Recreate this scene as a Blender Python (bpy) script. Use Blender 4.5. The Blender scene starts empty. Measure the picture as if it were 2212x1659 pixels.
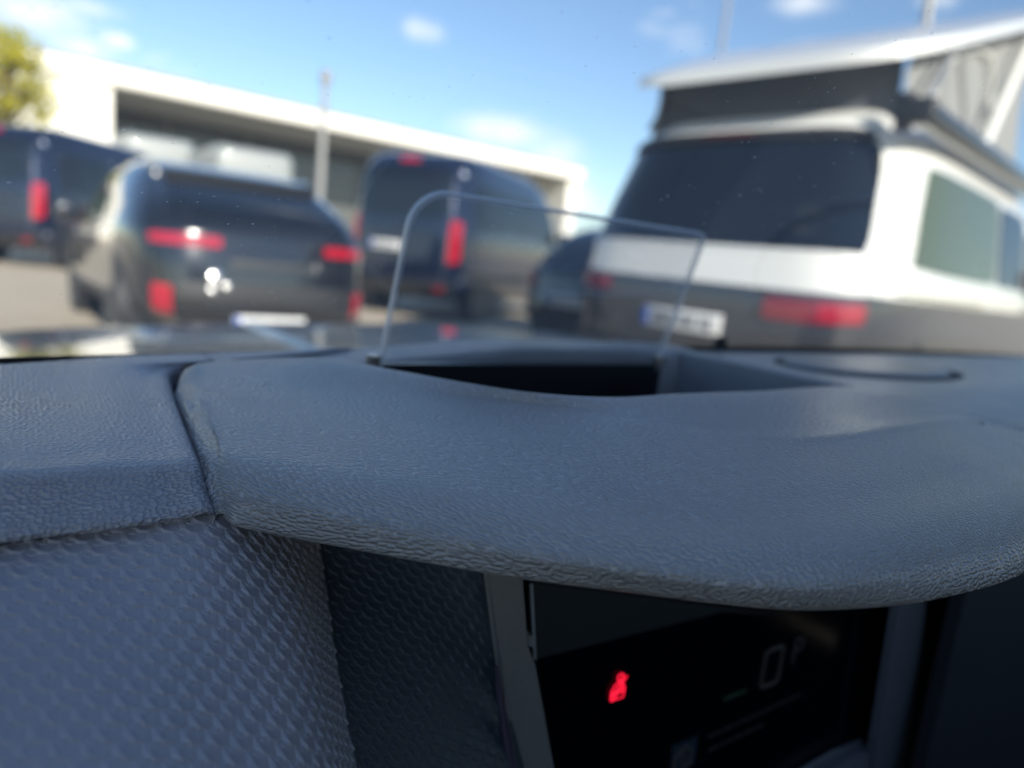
import bpy, math, random
import numpy as np
from mathutils import Matrix, Vector
random.seed(7); rng = np.random.default_rng(7)
sc = bpy.context.scene
col = sc.collection
R = math.radians
# ---------------------------------------------------------------- camera
EYE = 1.0                      # phone height above the paving
PITCH, ROLL = R(10.0), R(6.0)
F, CX, CY = 1526.0, 1106.0, 829.5      # photo measured at 2212 x 1659
CARYAW = R(35.8)               # own car points this far left of the camera azimuth
cr, sr, cp, sp = math.cos(ROLL), math.sin(ROLL), math.cos(PITCH), math.sin(PITCH)
CAM_R = Vector((cr, sr*sp, sr*cp)); CAM_U = Vector((-sr, cr*sp, cr*cp)); CAM_F = Vector((0, cp, -sp))
cd = bpy.data.cameras.new('camera'); cam = bpy.data.objects.new('camera', cd); col.objects.link(cam)
M = Matrix.Identity(4)
for i in range(3):
    M[i][0], M[i][1], M[i][2] = CAM_R[i], CAM_U[i], -CAM_F[i]
M[2][3] = EYE
cam.matrix_world = M
cd.sensor_width = 36; cd.lens = F/2212*36; cd.clip_start = .01; cd.clip_end = 6000
cd.dof.use_dof = True; cd.dof.focus_distance = .186; cd.dof.aperture_fstop = cd.lens/3.9
sc.camera = cam
# ---------------------------------------------------------------- sky, sun, exposure
SUN_AZ_DIR = Vector((.49, -.872, 0)).normalized()   # sun stands behind the car, to the right
SUN_EL = R(25)
w = bpy.data.worlds.new('World'); sc.world = w; w.use_nodes = True
nt = w.node_tree; nt.nodes.clear(); N = nt.nodes.new; Lk = nt.links.new
out = N('ShaderNodeOutputWorld'); bg = N('ShaderNodeBackground'); bg.inputs[1].default_value = .098
sky = N('ShaderNodeTexSky'); sky.sky_type = 'NISHITA'; sky.sun_disc = False
sky.sun_elevation = SUN_EL; sky.sun_rotation = math.atan2(SUN_AZ_DIR.x, SUN_AZ_DIR.y)
sky.air_density = 1.0; sky.dust_density = .12; sky.ozone_density = 3.0
tc = N('ShaderNodeTexCoord')
def pixdir(px, py):
    return (CAM_R*((px-CX)/F) - CAM_U*((py-CY)/F) + CAM_F).normalized()
def math_node(op, a, b=None, c=None, clamp=False):
    n = N('ShaderNodeMath'); n.operation = op; n.use_clamp = clamp
    for i, v in enumerate((a, b, c)):
        if v is None: continue
        if isinstance(v, (int, float)): n.inputs[i].default_value = v
        else: Lk(v, n.inputs[i])
    return n.outputs[0]
nz = N('ShaderNodeTexNoise'); nz.inputs['Scale'].default_value = 9; nz.inputs['Detail'].default_value = 4; nz.inputs['Roughness'].default_value = .6
Lk(tc.outputs['Generated'], nz.inputs['Vector'])
nz2 = N('ShaderNodeTexNoise'); nz2.inputs['Scale'].default_value = 3.1; nz2.inputs['Detail'].default_value = 4; nz2.inputs['Roughness'].default_value = .58
mp = N('ShaderNodeMapping'); mp.inputs['Scale'].default_value = (1, 1, 2.4); mp.inputs['Location'].default_value = (3.3, 1.2, .4)
Lk(tc.outputs['Generated'], mp.inputs[0]); Lk(mp.outputs[0], nz2.inputs['Vector'])
# cumulus banks: (pixel, pixel, half width, half height in radians, strength)
BANKS = [(30, 20, .075, .030, .85), (165, 100, .055, .016, .6), (252, 88, .022, .011, .8), (190, 15, .04, .012, .5),
         (912, 66, .030, .017, .75), (1095, 285, .075, .026, .62), (1185, 345, .05, .036, .6), (1250, 440, .045, .05, .55),
         (1735, 4, .045, .018, .7), (2030, 0, .03, .012, .55), (1450, 200, .02, .008, .4), (600, 300, .1, .02, .25)]
mask = None
for px, py, hw, hh, s in BANKS:
    d = pixdir(px, py); r_ = Vector((d.y, -d.x, 0)).normalized(); u_ = r_.cross(d).normalized()
    vs = N('ShaderNodeVectorMath'); vs.operation = 'SUBTRACT'; Lk(tc.outputs['Generated'], vs.inputs[0]); vs.inputs[1].default_value = d
    dots = []
    for ax, k in ((r_, hw), (u_, hh), (d, .5)):
        dn = N('ShaderNodeVectorMath'); dn.operation = 'DOT_PRODUCT'; Lk(vs.outputs[0], dn.inputs[0]); dn.inputs[1].default_value = ax/k
        dots.append(math_node('POWER', math_node('ABSOLUTE', dn.outputs['Value']), 2))
    rr = math_node('SQRT', math_node('ADD', math_node('ADD', dots[0], dots[1]), dots[2]))
    b = math_node('MULTIPLY', math_node('SUBTRACT', 1.25, rr, clamp=False), s)
    b = math_node('MAXIMUM', b, 0)
    mask = b if mask is None else math_node('MAXIMUM', mask, b)
m1 = math_node('ADD', mask, math_node('MULTIPLY', math_node('SUBTRACT', nz.outputs['Fac'], .5), 2.6))
m1 = math_node('MULTIPLY', m1, math_node('MULTIPLY', mask, 2, clamp=True), clamp=True)
m2 = math_node('MULTIPLY', math_node('SUBTRACT', nz2.outputs['Fac'], .60), 5, clamp=True)
mk = math_node('MULTIPLY', math_node('MAXIMUM', m1, m2), .9, clamp=True)
mx = N('ShaderNodeMix'); mx.data_type = 'RGBA'; Lk(mk, mx.inputs[0]); Lk(sky.outputs[0], mx.inputs[6]); mx.inputs[7].default_value = (7.0, 7.1, 7.1, 1)
Lk(mx.outputs[2], bg.inputs[0]); Lk(bg.outputs[0], out.inputs[0])
sl = bpy.data.lights.new('sun', 'SUN'); sl.energy = 4.0; sl.angle = R(.53); sl.color = (1, .935, .82)
so = bpy.data.objects.new('sun', sl); col.objects.link(so)
sdir = SUN_AZ_DIR*math.cos(SUN_EL) + Vector((0, 0, math.sin(SUN_EL)))
so.rotation_euler = sdir.to_track_quat('Z', 'Y').to_euler(); so.location = (20, -20, 20)
vs_ = sc.view_settings; vs_.view_transform = 'Standard'; vs_.look = 'None'; vs_.exposure = .93; vs_.gamma = 1
sc.cycles.use_denoising = True; sc.cycles.max_bounces = 6; sc.cycles.transparent_max_bounces = 12
sc.cycles.diffuse_bounces = 3; sc.cycles.glossy_bounces = 3
sc.cycles.sample_clamp_indirect = 8; sc.cycles.caustics_reflective = False; sc.cycles.caustics_refractive = False
# ---------------------------------------------------------------- helpers
def new_mat(name):
    m = bpy.data.materials.new(name); m.use_nodes = True
    return m, m.node_tree, m.node_tree.nodes['Principled BSDF']
def mat(name, c, rough=.5, metal=0, coat=0, emit=None, es=0, spec=.5, var=.06, nscale=30, rvar=.08, bump=0, bscale=200, coatr=.03):
    m, t, p = new_mat(name)
    p.inputs['Roughness'].default_value = rough; p.inputs['Metallic'].default_value = metal
    p.inputs['Specular IOR Level'].default_value = spec
    p.inputs['Coat Weight'].default_value = coat; p.inputs['Coat Roughness'].default_value = coatr
    tx = t.nodes.new('ShaderNodeTexCoord'); n = t.nodes.new('ShaderNodeTexNoise'); n.inputs['Scale'].default_value = nscale; n.inputs['Detail'].default_value = 5
    t.links.new(tx.outputs['Object'], n.inputs['Vector'])
    mr = t.nodes.new('ShaderNodeMapRange'); mr.inputs[3].default_value = 1-var; mr.inputs[4].default_value = 1+var
    t.links.new(n.outputs['Fac'], mr.inputs[0])
    mu = t.nodes.new('ShaderNodeVectorMath'); mu.operation = 'SCALE'; mu.inputs[0].default_value = c[:3]; t.links.new(mr.outputs[0], mu.inputs['Scale'])
    t.links.new(mu.outputs[0], p.inputs['Base Color'])
    mr2 = t.nodes.new('ShaderNodeMapRange'); mr2.inputs[3].default_value = max(.01, rough*(1-rvar)); mr2.inputs[4].default_value = min(1, rough*(1+rvar))
    t.links.new(n.outputs['Fac'], mr2.inputs[0]); t.links.new(mr2.outputs[0], p.inputs['Roughness'])
    if emit: p.inputs['Emission Color'].default_value = (*emit, 1); p.inputs['Emission Strength'].default_value = es
    if bump:
        n2 = t.nodes.new('ShaderNodeTexNoise'); n2.inputs['Scale'].default_value = bscale; n2.inputs['Detail'].default_value = 4
        t.links.new(tx.outputs['Object'], n2.inputs['Vector'])
        b = t.nodes.new('ShaderNodeBump'); b.inputs['Strength'].default_value = .6; b.inputs['Distance'].default_value = bump
        t.links.new(n2.outputs['Fac'], b.inputs['Height']); t.links.new(b.outputs[0], p.inputs['Normal'])
    return m
def grain_mat(name, c, scale, strength, rough, dist=.0004, aniso=(.62, 1, 1), spec=.5, uv=False):
    """soft-touch moulded plastic with a leather grain"""
    m, t, p = new_mat(name); nn = t.nodes.new; l = t.links.new
    tx = nn('ShaderNodeTexCoord'); mpn = nn('ShaderNodeMapping'); mpn.inputs['Scale'].default_value = aniso
    l(tx.outputs['UV' if uv else 'Object'], mpn.inputs[0])
    dn = nn('ShaderNodeTexNoise'); dn.inputs['Scale'].default_value = 190; dn.inputs['Detail'].default_value = 1; l(mpn.outputs[0], dn.inputs['Vector'])
    ds = nn('ShaderNodeVectorMath'); ds.operation = 'SCALE'; ds.inputs['Scale'].default_value = .0010; l(dn.outputs['Color'], ds.inputs[0])
    da = nn('ShaderNodeVectorMath'); l(mpn.outputs[0], da.inputs[0]); l(ds.outputs[0], da.inputs[1])
    v = nn('ShaderNodeTexVoronoi'); v.voronoi_dimensions = '2D' if uv else '3D'; v.feature = 'F1'; v.distance = 'MINKOWSKI'; v.inputs['Exponent'].default_value = 3; v.inputs['Scale'].default_value = scale; v.inputs['Randomness'].default_value = .78
    l(da.outputs[0], v.inputs['Vector'])
    mr = nn('ShaderNodeMapRange'); mr.interpolation_type = 'SMOOTHSTEP'; mr.inputs[1].default_value = .12; mr.inputs[2].default_value = .68; mr.inputs[3].default_value = 1; mr.inputs[4].default_value = 0; l(v.outputs['Distance'], mr.inputs[0])
    n2 = nn('ShaderNodeTexNoise'); n2.inputs['Scale'].default_value = scale*3; n2.inputs['Detail'].default_value = 2; l(tx.outputs['Object'], n2.inputs['Vector'])
    ad = nn('ShaderNodeMath'); ad.operation = 'MULTIPLY_ADD'; l(n2.outputs['Fac'], ad.inputs[0]); ad.inputs[1].default_value = .12; l(mr.outputs[0], ad.inputs[2])
    b = nn('ShaderNodeBump'); b.inputs['Strength'].default_value = strength; b.inputs['Distance'].default_value = dist
    l(ad.outputs[0], b.inputs['Height']); l(b.outputs[0], p.inputs['Normal'])
    n3 = nn('ShaderNodeTexNoise'); n3.inputs['Scale'].default_value = 22; n3.inputs['Detail'].default_value = 5; l(tx.outputs['Object'], n3.inputs['Vector'])
    mr3 = nn('ShaderNodeMapRange'); mr3.inputs[3].default_value = .9; mr3.inputs[4].default_value = 1.1; l(n3.outputs['Fac'], mr3.inputs[0])
    mu = nn('ShaderNodeVectorMath'); mu.operation = 'SCALE'; mu.inputs[0].default_value = c; l(mr3.outputs[0], mu.inputs['Scale'])
    l(mu.outputs[0], p.inputs['Base Color'])
    mr4 = nn('ShaderNodeMapRange'); mr4.inputs[3].default_value = rough-.10; mr4.inputs[4].default_value = rough+.10; l(n3.outputs['Fac'], mr4.inputs[0]); l(mr4.outputs[0], p.inputs['Roughness'])
    p.inputs['Specular IOR Level'].default_value = spec
    return m
def link(name, me, parent=None, mats=()):
    o = bpy.data.objects.new(name, me); col.objects.link(o)
    for m in mats: me.materials.append(m)
    if parent: o.parent = parent
    return o
def build(name, V, Fc, m, parent=None, smooth=True, angle=None):
    me = bpy.data.meshes.new(name); me.from_pydata([tuple(map(float, v)) for v in V], [], Fc)
    me.update()
    if smooth: me.polygons.foreach_set('use_smooth', [True]*len(me.polygons))
    o = link(name, me, parent, [m] if not isinstance(m, (list, tuple)) else m)
    if smooth and angle:
        me.set_sharp_from_angle(angle=R(angle))
    return o
def empty(name, loc=(0, 0, 0), rz=0):
    e = bpy.data.objects.new(name, None); col.objects.link(e); e.location = loc; e.rotation_euler.z = rz; e.empty_display_size = .2
    return e
def tag(o, label, cat=None, group=None):
    o['label'] = label
    if cat: o['category'] = cat
    if group: o['group'] = group
    return o
def struct(o, label=None):
    o['kind'] = 'structure'
    if label: o['label'] = label
    return o
def hermite(P, t):
    """smooth curve through the rows of P (chord-length spaced), sampled at t in 0..1"""
    P = np.asarray(P, float); d = np.r_[0, np.cumsum(np.sqrt(((P[1:]-P[:-1])**2).reshape(len(P)-1, -1).sum(1))+1e-9)]
    d /= d[-1]; T = np.zeros_like(P); n = len(P)
    for i in range(n):
        if i == 0: T[i] = (P[1]-P[0])/(d[1]-d[0])
        elif i == n-1: T[i] = (P[-1]-P[-2])/(d[-1]-d[-2])
        else:
            h0, h1 = d[i]-d[i-1], d[i+1]-d[i]; s0, s1 = (P[i]-P[i-1])/h0, (P[i+1]-P[i])/h1
            T[i] = (s0*h1+s1*h0)/(h0+h1)
    out = []
    for x in t:
        k = min(max(np.searchsorted(d, x)-1, 0), n-2); h = d[k+1]-d[k]; s = (x-d[k])/h
        out.append((2*s**3-3*s*s+1)*P[k]+(s**3-2*s*s+s)*h*T[k]+(-2*s**3+3*s*s)*P[k+1]+(s**3-s*s)*h*T[k+1])
    return np.array(out)
def loft(rows, nu, nv):
    """rows: stations x points x 3 -> smooth grid nu x nv x 3 (even in v per control span)"""
    rows = np.asarray(rows, float)
    A = np.array([hermite(r, np.linspace(0, 1, nv)) for r in rows])
    return hermite(A, np.linspace(0, 1, nu))
def grid_faces(nu, nv, flip=False, off=0):
    f = []
    for i in range(nu-1):
        for j in range(nv-1):
            q = (off+i*nv+j, off+(i+1)*nv+j, off+(i+1)*nv+j+1, off+i*nv+j+1)
            f.append(q[::-1] if flip else q)
    return f
def box_vf(x0, x1, y0, y1, z0, z1):
    V = [(x, y, z) for x in (x0, x1) for y in (y0, y1) for z in (z0, z1)]
    return V, [(0, 1, 3, 2), (4, 6, 7, 5), (0, 4, 5, 1), (2, 3, 7, 6), (0, 2, 6, 4), (1, 5, 7, 3)]
def box(name, x0, x1, y0, y1, z0, z1, m, parent=None, bev=0, seg=2):
    V, Fc = box_vf(x0, x1, y0, y1, z0, z1); o = build(name, V, Fc, m, parent, smooth=False)
    if bev:
        b = o.modifiers.new('bevel', 'BEVEL'); b.width = bev; b.segments = seg; b.limit_method = 'NONE'
        o.data.polygons.foreach_set('use_smooth', [True]*len(o.data.polygons))
    return o
def tube(name, pts, rad, m, parent=None, n=10, caps=True):
    pts = [Vector(p) for p in pts]; rad = rad if isinstance(rad, (list, tuple)) else [rad]*len(pts)
    V, Fc = [], []; up = Vector((0, 0, 1)); prev = None
    for i, p in enumerate(pts):
        d = (pts[min(i+1, len(pts)-1)]-pts[max(i-1, 0)]).normalized()
        a = (prev - d*prev.dot(d)) if prev else d.cross(up if abs(d.z) < .9 else Vector((1, 0, 0)))
        a.normalize(); prev = a; b = d.cross(a)
        for k in range(n):
            t = 2*math.pi*k/n; V.append(p+(a*math.cos(t)+b*math.sin(t))*rad[i])
    for i in range(len(pts)-1):
        for k in range(n): Fc.append((i*n+k, i*n+(k+1) % n, (i+1)*n+(k+1) % n, (i+1)*n+k))
    if caps: Fc += [tuple(range(n))[::-1], tuple(range((len(pts)-1)*n, len(pts)*n))]
    return build(name, V, Fc, m, parent, angle=50)
# own car frame (x right, y forward, z up, origin below the phone): a pixel plus a height or a plane gives a point
_r = Vector((math.cos(CARYAW), math.sin(CARYAW), 0)); _f = Vector((-math.sin(CARYAW), math.cos(CARYAW), 0))
def ray(px, py):
    d = CAM_R*((px-CX)/F) - CAM_U*((py-CY)/F) + CAM_F
    return np.array([d.dot(_r), d.dot(_f), d.z])
def onz(px, py, z): d = ray(px, py); return d*(z/d[2])          # z below the phone (negative)
def ony(px, py, y): d = ray(px, py); return d*(y/d[1])
def ond(px, py, dep): return ray(px, py)*dep                    # distance along the lens axis
# ---------------------------------------------------------------- materials
dash_top_m = grain_mat('dash_soft_plastic', (.35, .343, .352), 830, 1.0, .31, dist=.0006, aniso=(.86, 1.15, 1), spec=1.0, uv=True)
dash_pad_m = grain_mat('dash_pad_plastic', (.36, .348, .382), 830, 1.0, .30, dist=.0006, aniso=(.86, 1.15, 1), spec=1.0, uv=True)
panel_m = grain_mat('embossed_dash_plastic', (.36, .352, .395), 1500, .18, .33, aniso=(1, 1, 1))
side_m = grain_mat('embossed_shaded_plastic', (.05, .06, .075), 1500, .22, .45, aniso=(1, 1, 1))  # panel plastic recoloured darker to stand for the shade on this side
seam_m = mat('seam_shadow_gap', (.012, .013, .016), .8)
well_m = mat('well_black_plastic', (.006, .007, .009), .35, var=.1)
well_grey_m = grain_mat('well_grey_plastic', (.22, .235, .27), 1400, .25, .5)
bezel_m = mat('bezel_grey_metal_paint', (.30, .28, .265), .42, metal=.3, nscale=400, var=.12)
bezel2_m = mat('bezel_dark_paint', (.19, .19, .21), .5, nscale=400, var=.12)
purple_m = mat('satin_trim_strip', (.16, .14, .20), .3, metal=.6)
visor_m = mat('screen_visor_grey', (.020, .024, .028), .6)
edge_m = mat('visor_bright_edge', (.35, .35, .36), .4)
screen_m = mat('screen_black_glass', (.0025, .003, .006), .12, spec=.1, var=.02)
red_icon_m = mat('red_warning_light', (.2, .005, .01), .5, emit=(1, .012, .045), es=1.0)
dim_icon_m = mat('dim_screen_digits', (.02, .02, .024), .5, emit=(.6, .62, .72), es=.004)
dim2_icon_m = mat('faint_screen_text', (.01, .01, .015), .5, emit=(.4, .42, .6), es=.004)
green_icon_m = mat('faint_green_mark', (.01, .02, .012), .5, emit=(.1, .8, .3), es=.003)
blue_icon_m = mat('faint_blue_square', (.01, .015, .03), .5, emit=(.15, .4, .8), es=.003)
frit_m = mat('windscreen_black_border', (.006, .006, .007), .5)
liner_m = mat('headliner_fabric', (.26, .255, .25), .9)
carpet_m = mat('door_trim_plastic', (.022, .024, .03), .7)
bonnet_m = mat('dark_grey_metallic_paint', (.030, .032, .036), .22, metal=.25, coat=1, var=.03, nscale=4)
speaker_m = mat('speaker_mesh', (.20, .21, .22), .36, metal=.25)
chrome_m = mat('hinge_metal', (.45, .40, .36), .25, metal=1)
def glass_mat(name, tint, gloss, ior=1.5, rough=0.0, dirt=False):
    m, t, p = new_mat(name); nn = t.nodes.new; l = t.links.new; t.nodes.remove(p)
    o = t.nodes['Material Output']; tr = nn('ShaderNodeBsdfTransparent'); tr.inputs[0].default_value = (*tint, 1)
    gl = nn('ShaderNodeBsdfGlossy'); gl.inputs['Roughness'].default_value = rough
    fr = nn('ShaderNodeFresnel'); fr.inputs[0].default_value = ior
    mu = nn('ShaderNodeMath'); mu.operation = 'MULTIPLY'; l(fr.outputs[0], mu.inputs[0]); mu.inputs[1].default_value = gloss
    mxs = nn('ShaderNodeMixShader'); l(mu.outputs[0], mxs.inputs[0]); l(tr.outputs[0], mxs.inputs[1]); l(gl.outputs[0], mxs.inputs[2])
    res = mxs.outputs[0]
    if dirt:      # dried specks, and a dust film thickened to imitate the haze and reflection veil
        tx = nn('ShaderNodeTexCoord'); v = nn('ShaderNodeTexVoronoi'); v.inputs['Scale'].default_value = 290; v.inputs['Randomness'].default_value = 1
        l(tx.outputs['Object'], v.inputs['Vector'])
        n = nn('ShaderNodeTexNoise'); n.inputs['Scale'].default_value = 14; n.inputs['Detail'].default_value = 3; l(tx.outputs['Object'], n.inputs['Vector'])
        sx = nn('ShaderNodeSeparateXYZ'); l(v.outputs['Color'], sx.inputs[0])
        sz = nn('ShaderNodeMath'); sz.operation = 'MULTIPLY'; l(sx.outputs[0], sz.inputs[0]); sz.inputs[1].default_value = .14
        lt = nn('ShaderNodeMath'); lt.operation = 'LESS_THAN'; l(v.outputs['Distance'], lt.inputs[0]); l(sz.outputs[0], lt.inputs[1])
        gt = nn('ShaderNodeMapRange'); gt.inputs[1].default_value = .38; gt.inputs[2].default_value = .56; l(n.outputs['Fac'], gt.inputs[0])
        sel = nn('ShaderNodeMath'); sel.operation = 'GREATER_THAN'; l(sx.outputs[1], sel.inputs[0]); sel.inputs[1].default_value = .2
        a = nn('ShaderNodeMath'); a.operation = 'MULTIPLY'; l(lt.outputs[0], a.inputs[0]); l(gt.outputs[0], a.inputs[1])
        b = nn('ShaderNodeMath'); b.operation = 'MULTIPLY'; l(a.outputs[0], b.inputs[0]); l(sel.outputs[0], b.inputs[1])
        c = nn('ShaderNodeMath'); c.operation = 'MULTIPLY_ADD'; l(b.outputs[0], c.inputs[0]); c.inputs[1].default_value = .36; c.inputs[2].default_value = .045
        tl = nn('ShaderNodeBsdfTranslucent'); tl.inputs[0].default_value = (.95, .95, .93, 1)
        df = nn('ShaderNodeBsdfDiffuse'); df.inputs[0].default_value = (.8, .8, .78, 1)
        ad = nn('ShaderNodeMixShader'); ad.inputs[0].default_value = .2; l(tl.outputs[0], ad.inputs[1]); l(df.outputs[0], ad.inputs[2])
        m2 = nn('ShaderNodeMixShader'); l(c.outputs[0], m2.inputs[0]); l(res, m2.inputs[1]); l(ad.outputs[0], m2.inputs[2]); res = m2.outputs[0]
    l(res, o.inputs['Surface'])
    return m
windscreen_m = glass_mat('windscreen_glass', (.975, .98, .975), .7, dirt=True)
combiner_m = glass_mat('combiner_glass', (.955, .96, .968), .28)
comb_edge_m, _t, _p = new_mat('combiner_polished_edge')
_p.inputs['Base Color'].default_value = (.86, .90, .95, 1); _p.inputs['Roughness'].default_value = .3; _p.inputs['Specular IOR Level'].default_value = .8; _p.inputs['Alpha'].default_value = .55
_n = _t.nodes.new('ShaderNodeTexNoise'); _n.inputs['Scale'].default_value = 120; _m = _t.nodes.new('ShaderNodeMapRange'); _m.inputs[3].default_value = .2; _m.inputs[4].default_value = .4
_t.links.new(_n.outputs['Fac'], _m.inputs[0]); _t.links.new(_m.outputs[0], _p.inputs['Roughness'])
# ---------------------------------------------------------------- own car (seen from the driver's door side)
UNIT = .74       # metres per layout unit of the cabin
def E(p): return (p[0]*UNIT, p[1]*UNIT, p[2]*UNIT+EYE)
car = empty('car', (0, 0, 0), CARYAW)
tag(car, 'car the view is taken from, with blue-grey grained dashboard, instrument hood and dark bonnet', 'car')
def loft_v(rows, nu, nv):
    """loft whose point columns share one spacing, so creases stay in line"""
    rows = np.asarray(rows, float)
    seg = np.sqrt(((rows[:, 1:]-rows[:, :-1])**2).sum(2)).mean(0)+1e-6; d = np.r_[0, np.cumsum(seg)]; d /= d[-1]
    def ev(P, d, t):
        n = len(P); T = np.zeros_like(P)
        for i in range(n):
            if i == 0: T[i] = (P[1]-P[0])/(d[1]-d[0])
            elif i == n-1: T[i] = (P[-1]-P[-2])/(d[-1]-d[-2])
            else:
                h0, h1 = d[i]-d[i-1], d[i+1]-d[i]; T[i] = ((P[i]-P[i-1])/h0*h1+(P[i+1]-P[i])/h1*h0)/(h0+h1)
        k = np.clip(np.searchsorted(d, t)-1, 0, n-2); h = (d[k+1]-d[k]); s = (t-d[k])/h
        sh = (-1,)+(1,)*(P.ndim-1); s = s.reshape(sh); h = h.reshape(sh)
        return (2*s**3-3*s*s+1)*P[k]+(s**3-2*s*s+s)*h*T[k]+(-2*s**3+3*s*s)*P[k+1]+(s**3-s*s)*h*T[k+1]
    A = ev(np.swapaxes(rows, 0, 1), d, np.linspace(0, 1, nv))           # nv x stations x 3
    A = np.swapaxes(A, 0, 1)
    seg = np.sqrt(((A[1:]-A[:-1])**2).sum(2)).mean(1)+1e-6; du = np.r_[0, np.cumsum(seg)]; du /= du[-1]
    return ev(A, du, np.linspace(0, 1, nu))
def cabin_grid(name, G, m, flip=False, parent=None, angle=None):
    nu, nv = G.shape[:2]
    o = build(name, [E(p) for p in G.reshape(-1, 3)], grid_faces(nu, nv, flip), m, parent or car, angle=angle)
    Gm = G*UNIT; b = np.concatenate([np.zeros((nu, 1)), np.cumsum(np.sqrt(((Gm[:, 1:]-Gm[:, :-1])**2).sum(2)), 1)], 1)
    b = b-b[:, int(.72*nv):int(.72*nv)+1]; uvs = np.stack([Gm[..., 0].reshape(-1), b.reshape(-1)], 1)
    li = np.zeros(len(o.data.loops), np.int32); o.data.loops.foreach_get('vertex_index', li)
    ul = o.data.uv_layers.new(name='surface'); ul.data.foreach_set('uv', uvs[li].astype(np.float32).reshape(-1))
    return o
# instrument hood: each station = well lip, crest, front edge, lower lip
ST = [[(385, 803, -.076), (374, 835, -.077), (438, 1030, -.085), (464, 1110, -.0945)],
      [(440, 789, -.074), (450, 850, -.075), (480, 1047, -.085), (500, 1127, -.0955)],
      [(560, 780, -.07), (580, 860, -.073), (580, 1075, -.085), (600, 1152, -.097)],
      [(690, 779, -.066), (730, 850, -.070), (740, 1110, -.084), (760, 1183, -.0955)],
      [(850, 808, -.065), (900, 860, -.067), (950, 1150, -.084), (960, 1220, -.0945)],
      [(1000, 838, -.064), (1060, 866, -.065), (1150, 1190, -.083), (1150, 1252, -.094)],
      [(1150, 860, -.063), (1220, 882, -.063), (1380, 1225, -.082), (1380, 1282, -.0935)],
      [(1300, 866, -.062), (1400, 906, -.061), (1570, 1250, -.082), (1570, 1306, -.0932)],
      [(1450, 856, -.061), (1600, 934, -.060), (1720, 1260, -.082), (1730, 1318, -.093)],
      [(1620, 849, -.060), (1760, 940, -.060), (1850, 1250, -.081), (1880, 1313, -.0925)],
      [(1800, 839, -.060), (1950, 918, -.06), (2020, 1215, -.080), (2050, 1288, -.0915)],
      [(1960, 862, -.062), (2070, 905, -.062), (2212, 1163, -.08), (2212, 1238, -.091)]]
stations = [[onz(*p) for p in s] for s in ST]
stations.append([np.array(p) for p in ((.503, .172, -.071), (.487, .152, -.070), (.36, .094, -.081), (.37, .096, -.092))])
stations.append([np.array(p) for p in ((.572, .19, -.079), (.560, .166, -.079), (.47, .118, -.090), (.47, .125, -.105))])
stations.append([np.array(p) for p in ((.63, .25, -.088), (.62, .225, -.089), (.58, .19, -.098), (.58, .197, -.111))])
rows = []
for i, (A, B, D, C) in enumerate(stations):
    inn = np.array([0, .006, 0])
    k_ = max(0, 1-i/7); md = (B*.5+D*.5)+np.array([0, -.001-.001*k_, .0012+.0022*k_])
    u1 = C+np.array([.0, .014, -.001]); u2 = C+np.array([.004, .05, .012]); u3 = C+np.array([.006, .09, .018])
    rows.append([A+inn*.9+np.array([0, 0, -.055]), A+inn*.8+np.array([0, 0, -.012]), A+inn*.45+np.array([0, 0, -.0022]), A,
                 A*.12+B*.88, B, B*.94+D*.06, md, D*.93+md*.07, D+np.array([0, .0006, -.0012]), D*.5+C*.5+np.array([0, -.0012, 0]), C, u1, u2, u3])
r0 = rows[0]; dk = [1, 1, 1, 1, 1, 1, 1, 1, 1, .9, .6, .25, .1, .1, .1]
rows = [[p+np.array([-.0002, .001*0, -.020*k]) for p, k in zip(r0, dk)], [p+np.array([.0002, 0, -.0055*k]) for p, k in zip(r0, dk)], [p+np.array([.0018*k, 0, -.0016*k]) for p, k in zip(r0, dk)]]+[[p+np.array([.0048*k+.0012*(1-k), 0, .0004]) for p, k in zip(r0, dk)]]+rows[1:]
G = loft_v(rows, 220, 120)
hood = cabin_grid('instrument_hood', G, dash_top_m, flip=True)
tag(hood, 'curved grained hood arching over the instrument screen')
# left pad: points from windscreen base round the seam down to the lower edge
def col_line(px, ys, zs): return [onz(px, y, z) for y, z in zip(ys, zs)]
zz = [-.0760, -.0762, -.0765, -.077, -.0775, -.0785, -.0805, -.0840, -.0862, -.0955]
q1 = col_line(0, [787, 800, 815, 835, 870, 920, 985, 1046, 1066, 1172], zz)
q1b = col_line(110, [780, 795, 812, 832, 867, 917, 982, 1042, 1061, 1158], zz)
q2 = [onz(*p) for p in [(260, 769, -.0745), (240, 785, -.075), (225, 800, -.076), (215, 815, -.0767), (212, 850, -.0772), (215, 900, -.078), (222, 965, -.080), (235, 1032, -.0838), (238, 1052, -.086), (245, 1143, -.0948)]]
q3 = [onz(*p) for p in [(760, 753, -.0682), (560, 776, -.0718), (430, 786.5, -.0755), (375, 802, -.0775), (367, 835, -.0785), (388, 900, -.0795), (413, 965, -.0815), (431, 1018, -.0840), (436, 1036, -.0862), (461, 1110, -.0938)]]
q0 = [p+np.array([-.4, -.01, -.01]) for p in q1]
rows = []
for q in (q0, q1, q1b, q2, [a*.35+b*.65 for a, b in zip(q2, q3)], q3):
    q = list(q); q.append(q[-1]+np.array([0, .012, -.003])); q.append(q[-1]+np.array([0, .05, .005])); rows.append(q)
rows.append([p+np.array([.0015, .002, -.002]) for p in rows[-1]])
rows.append([p+np.array([.0015, .006, -.03]) for p in rows[-1]])
G = loft_v(rows, 120, 90)
pad = cabin_grid('dashboard_pad', G, dash_pad_m)
tag(pad, 'grained left dashboard pad beside the hood seam')
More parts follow.
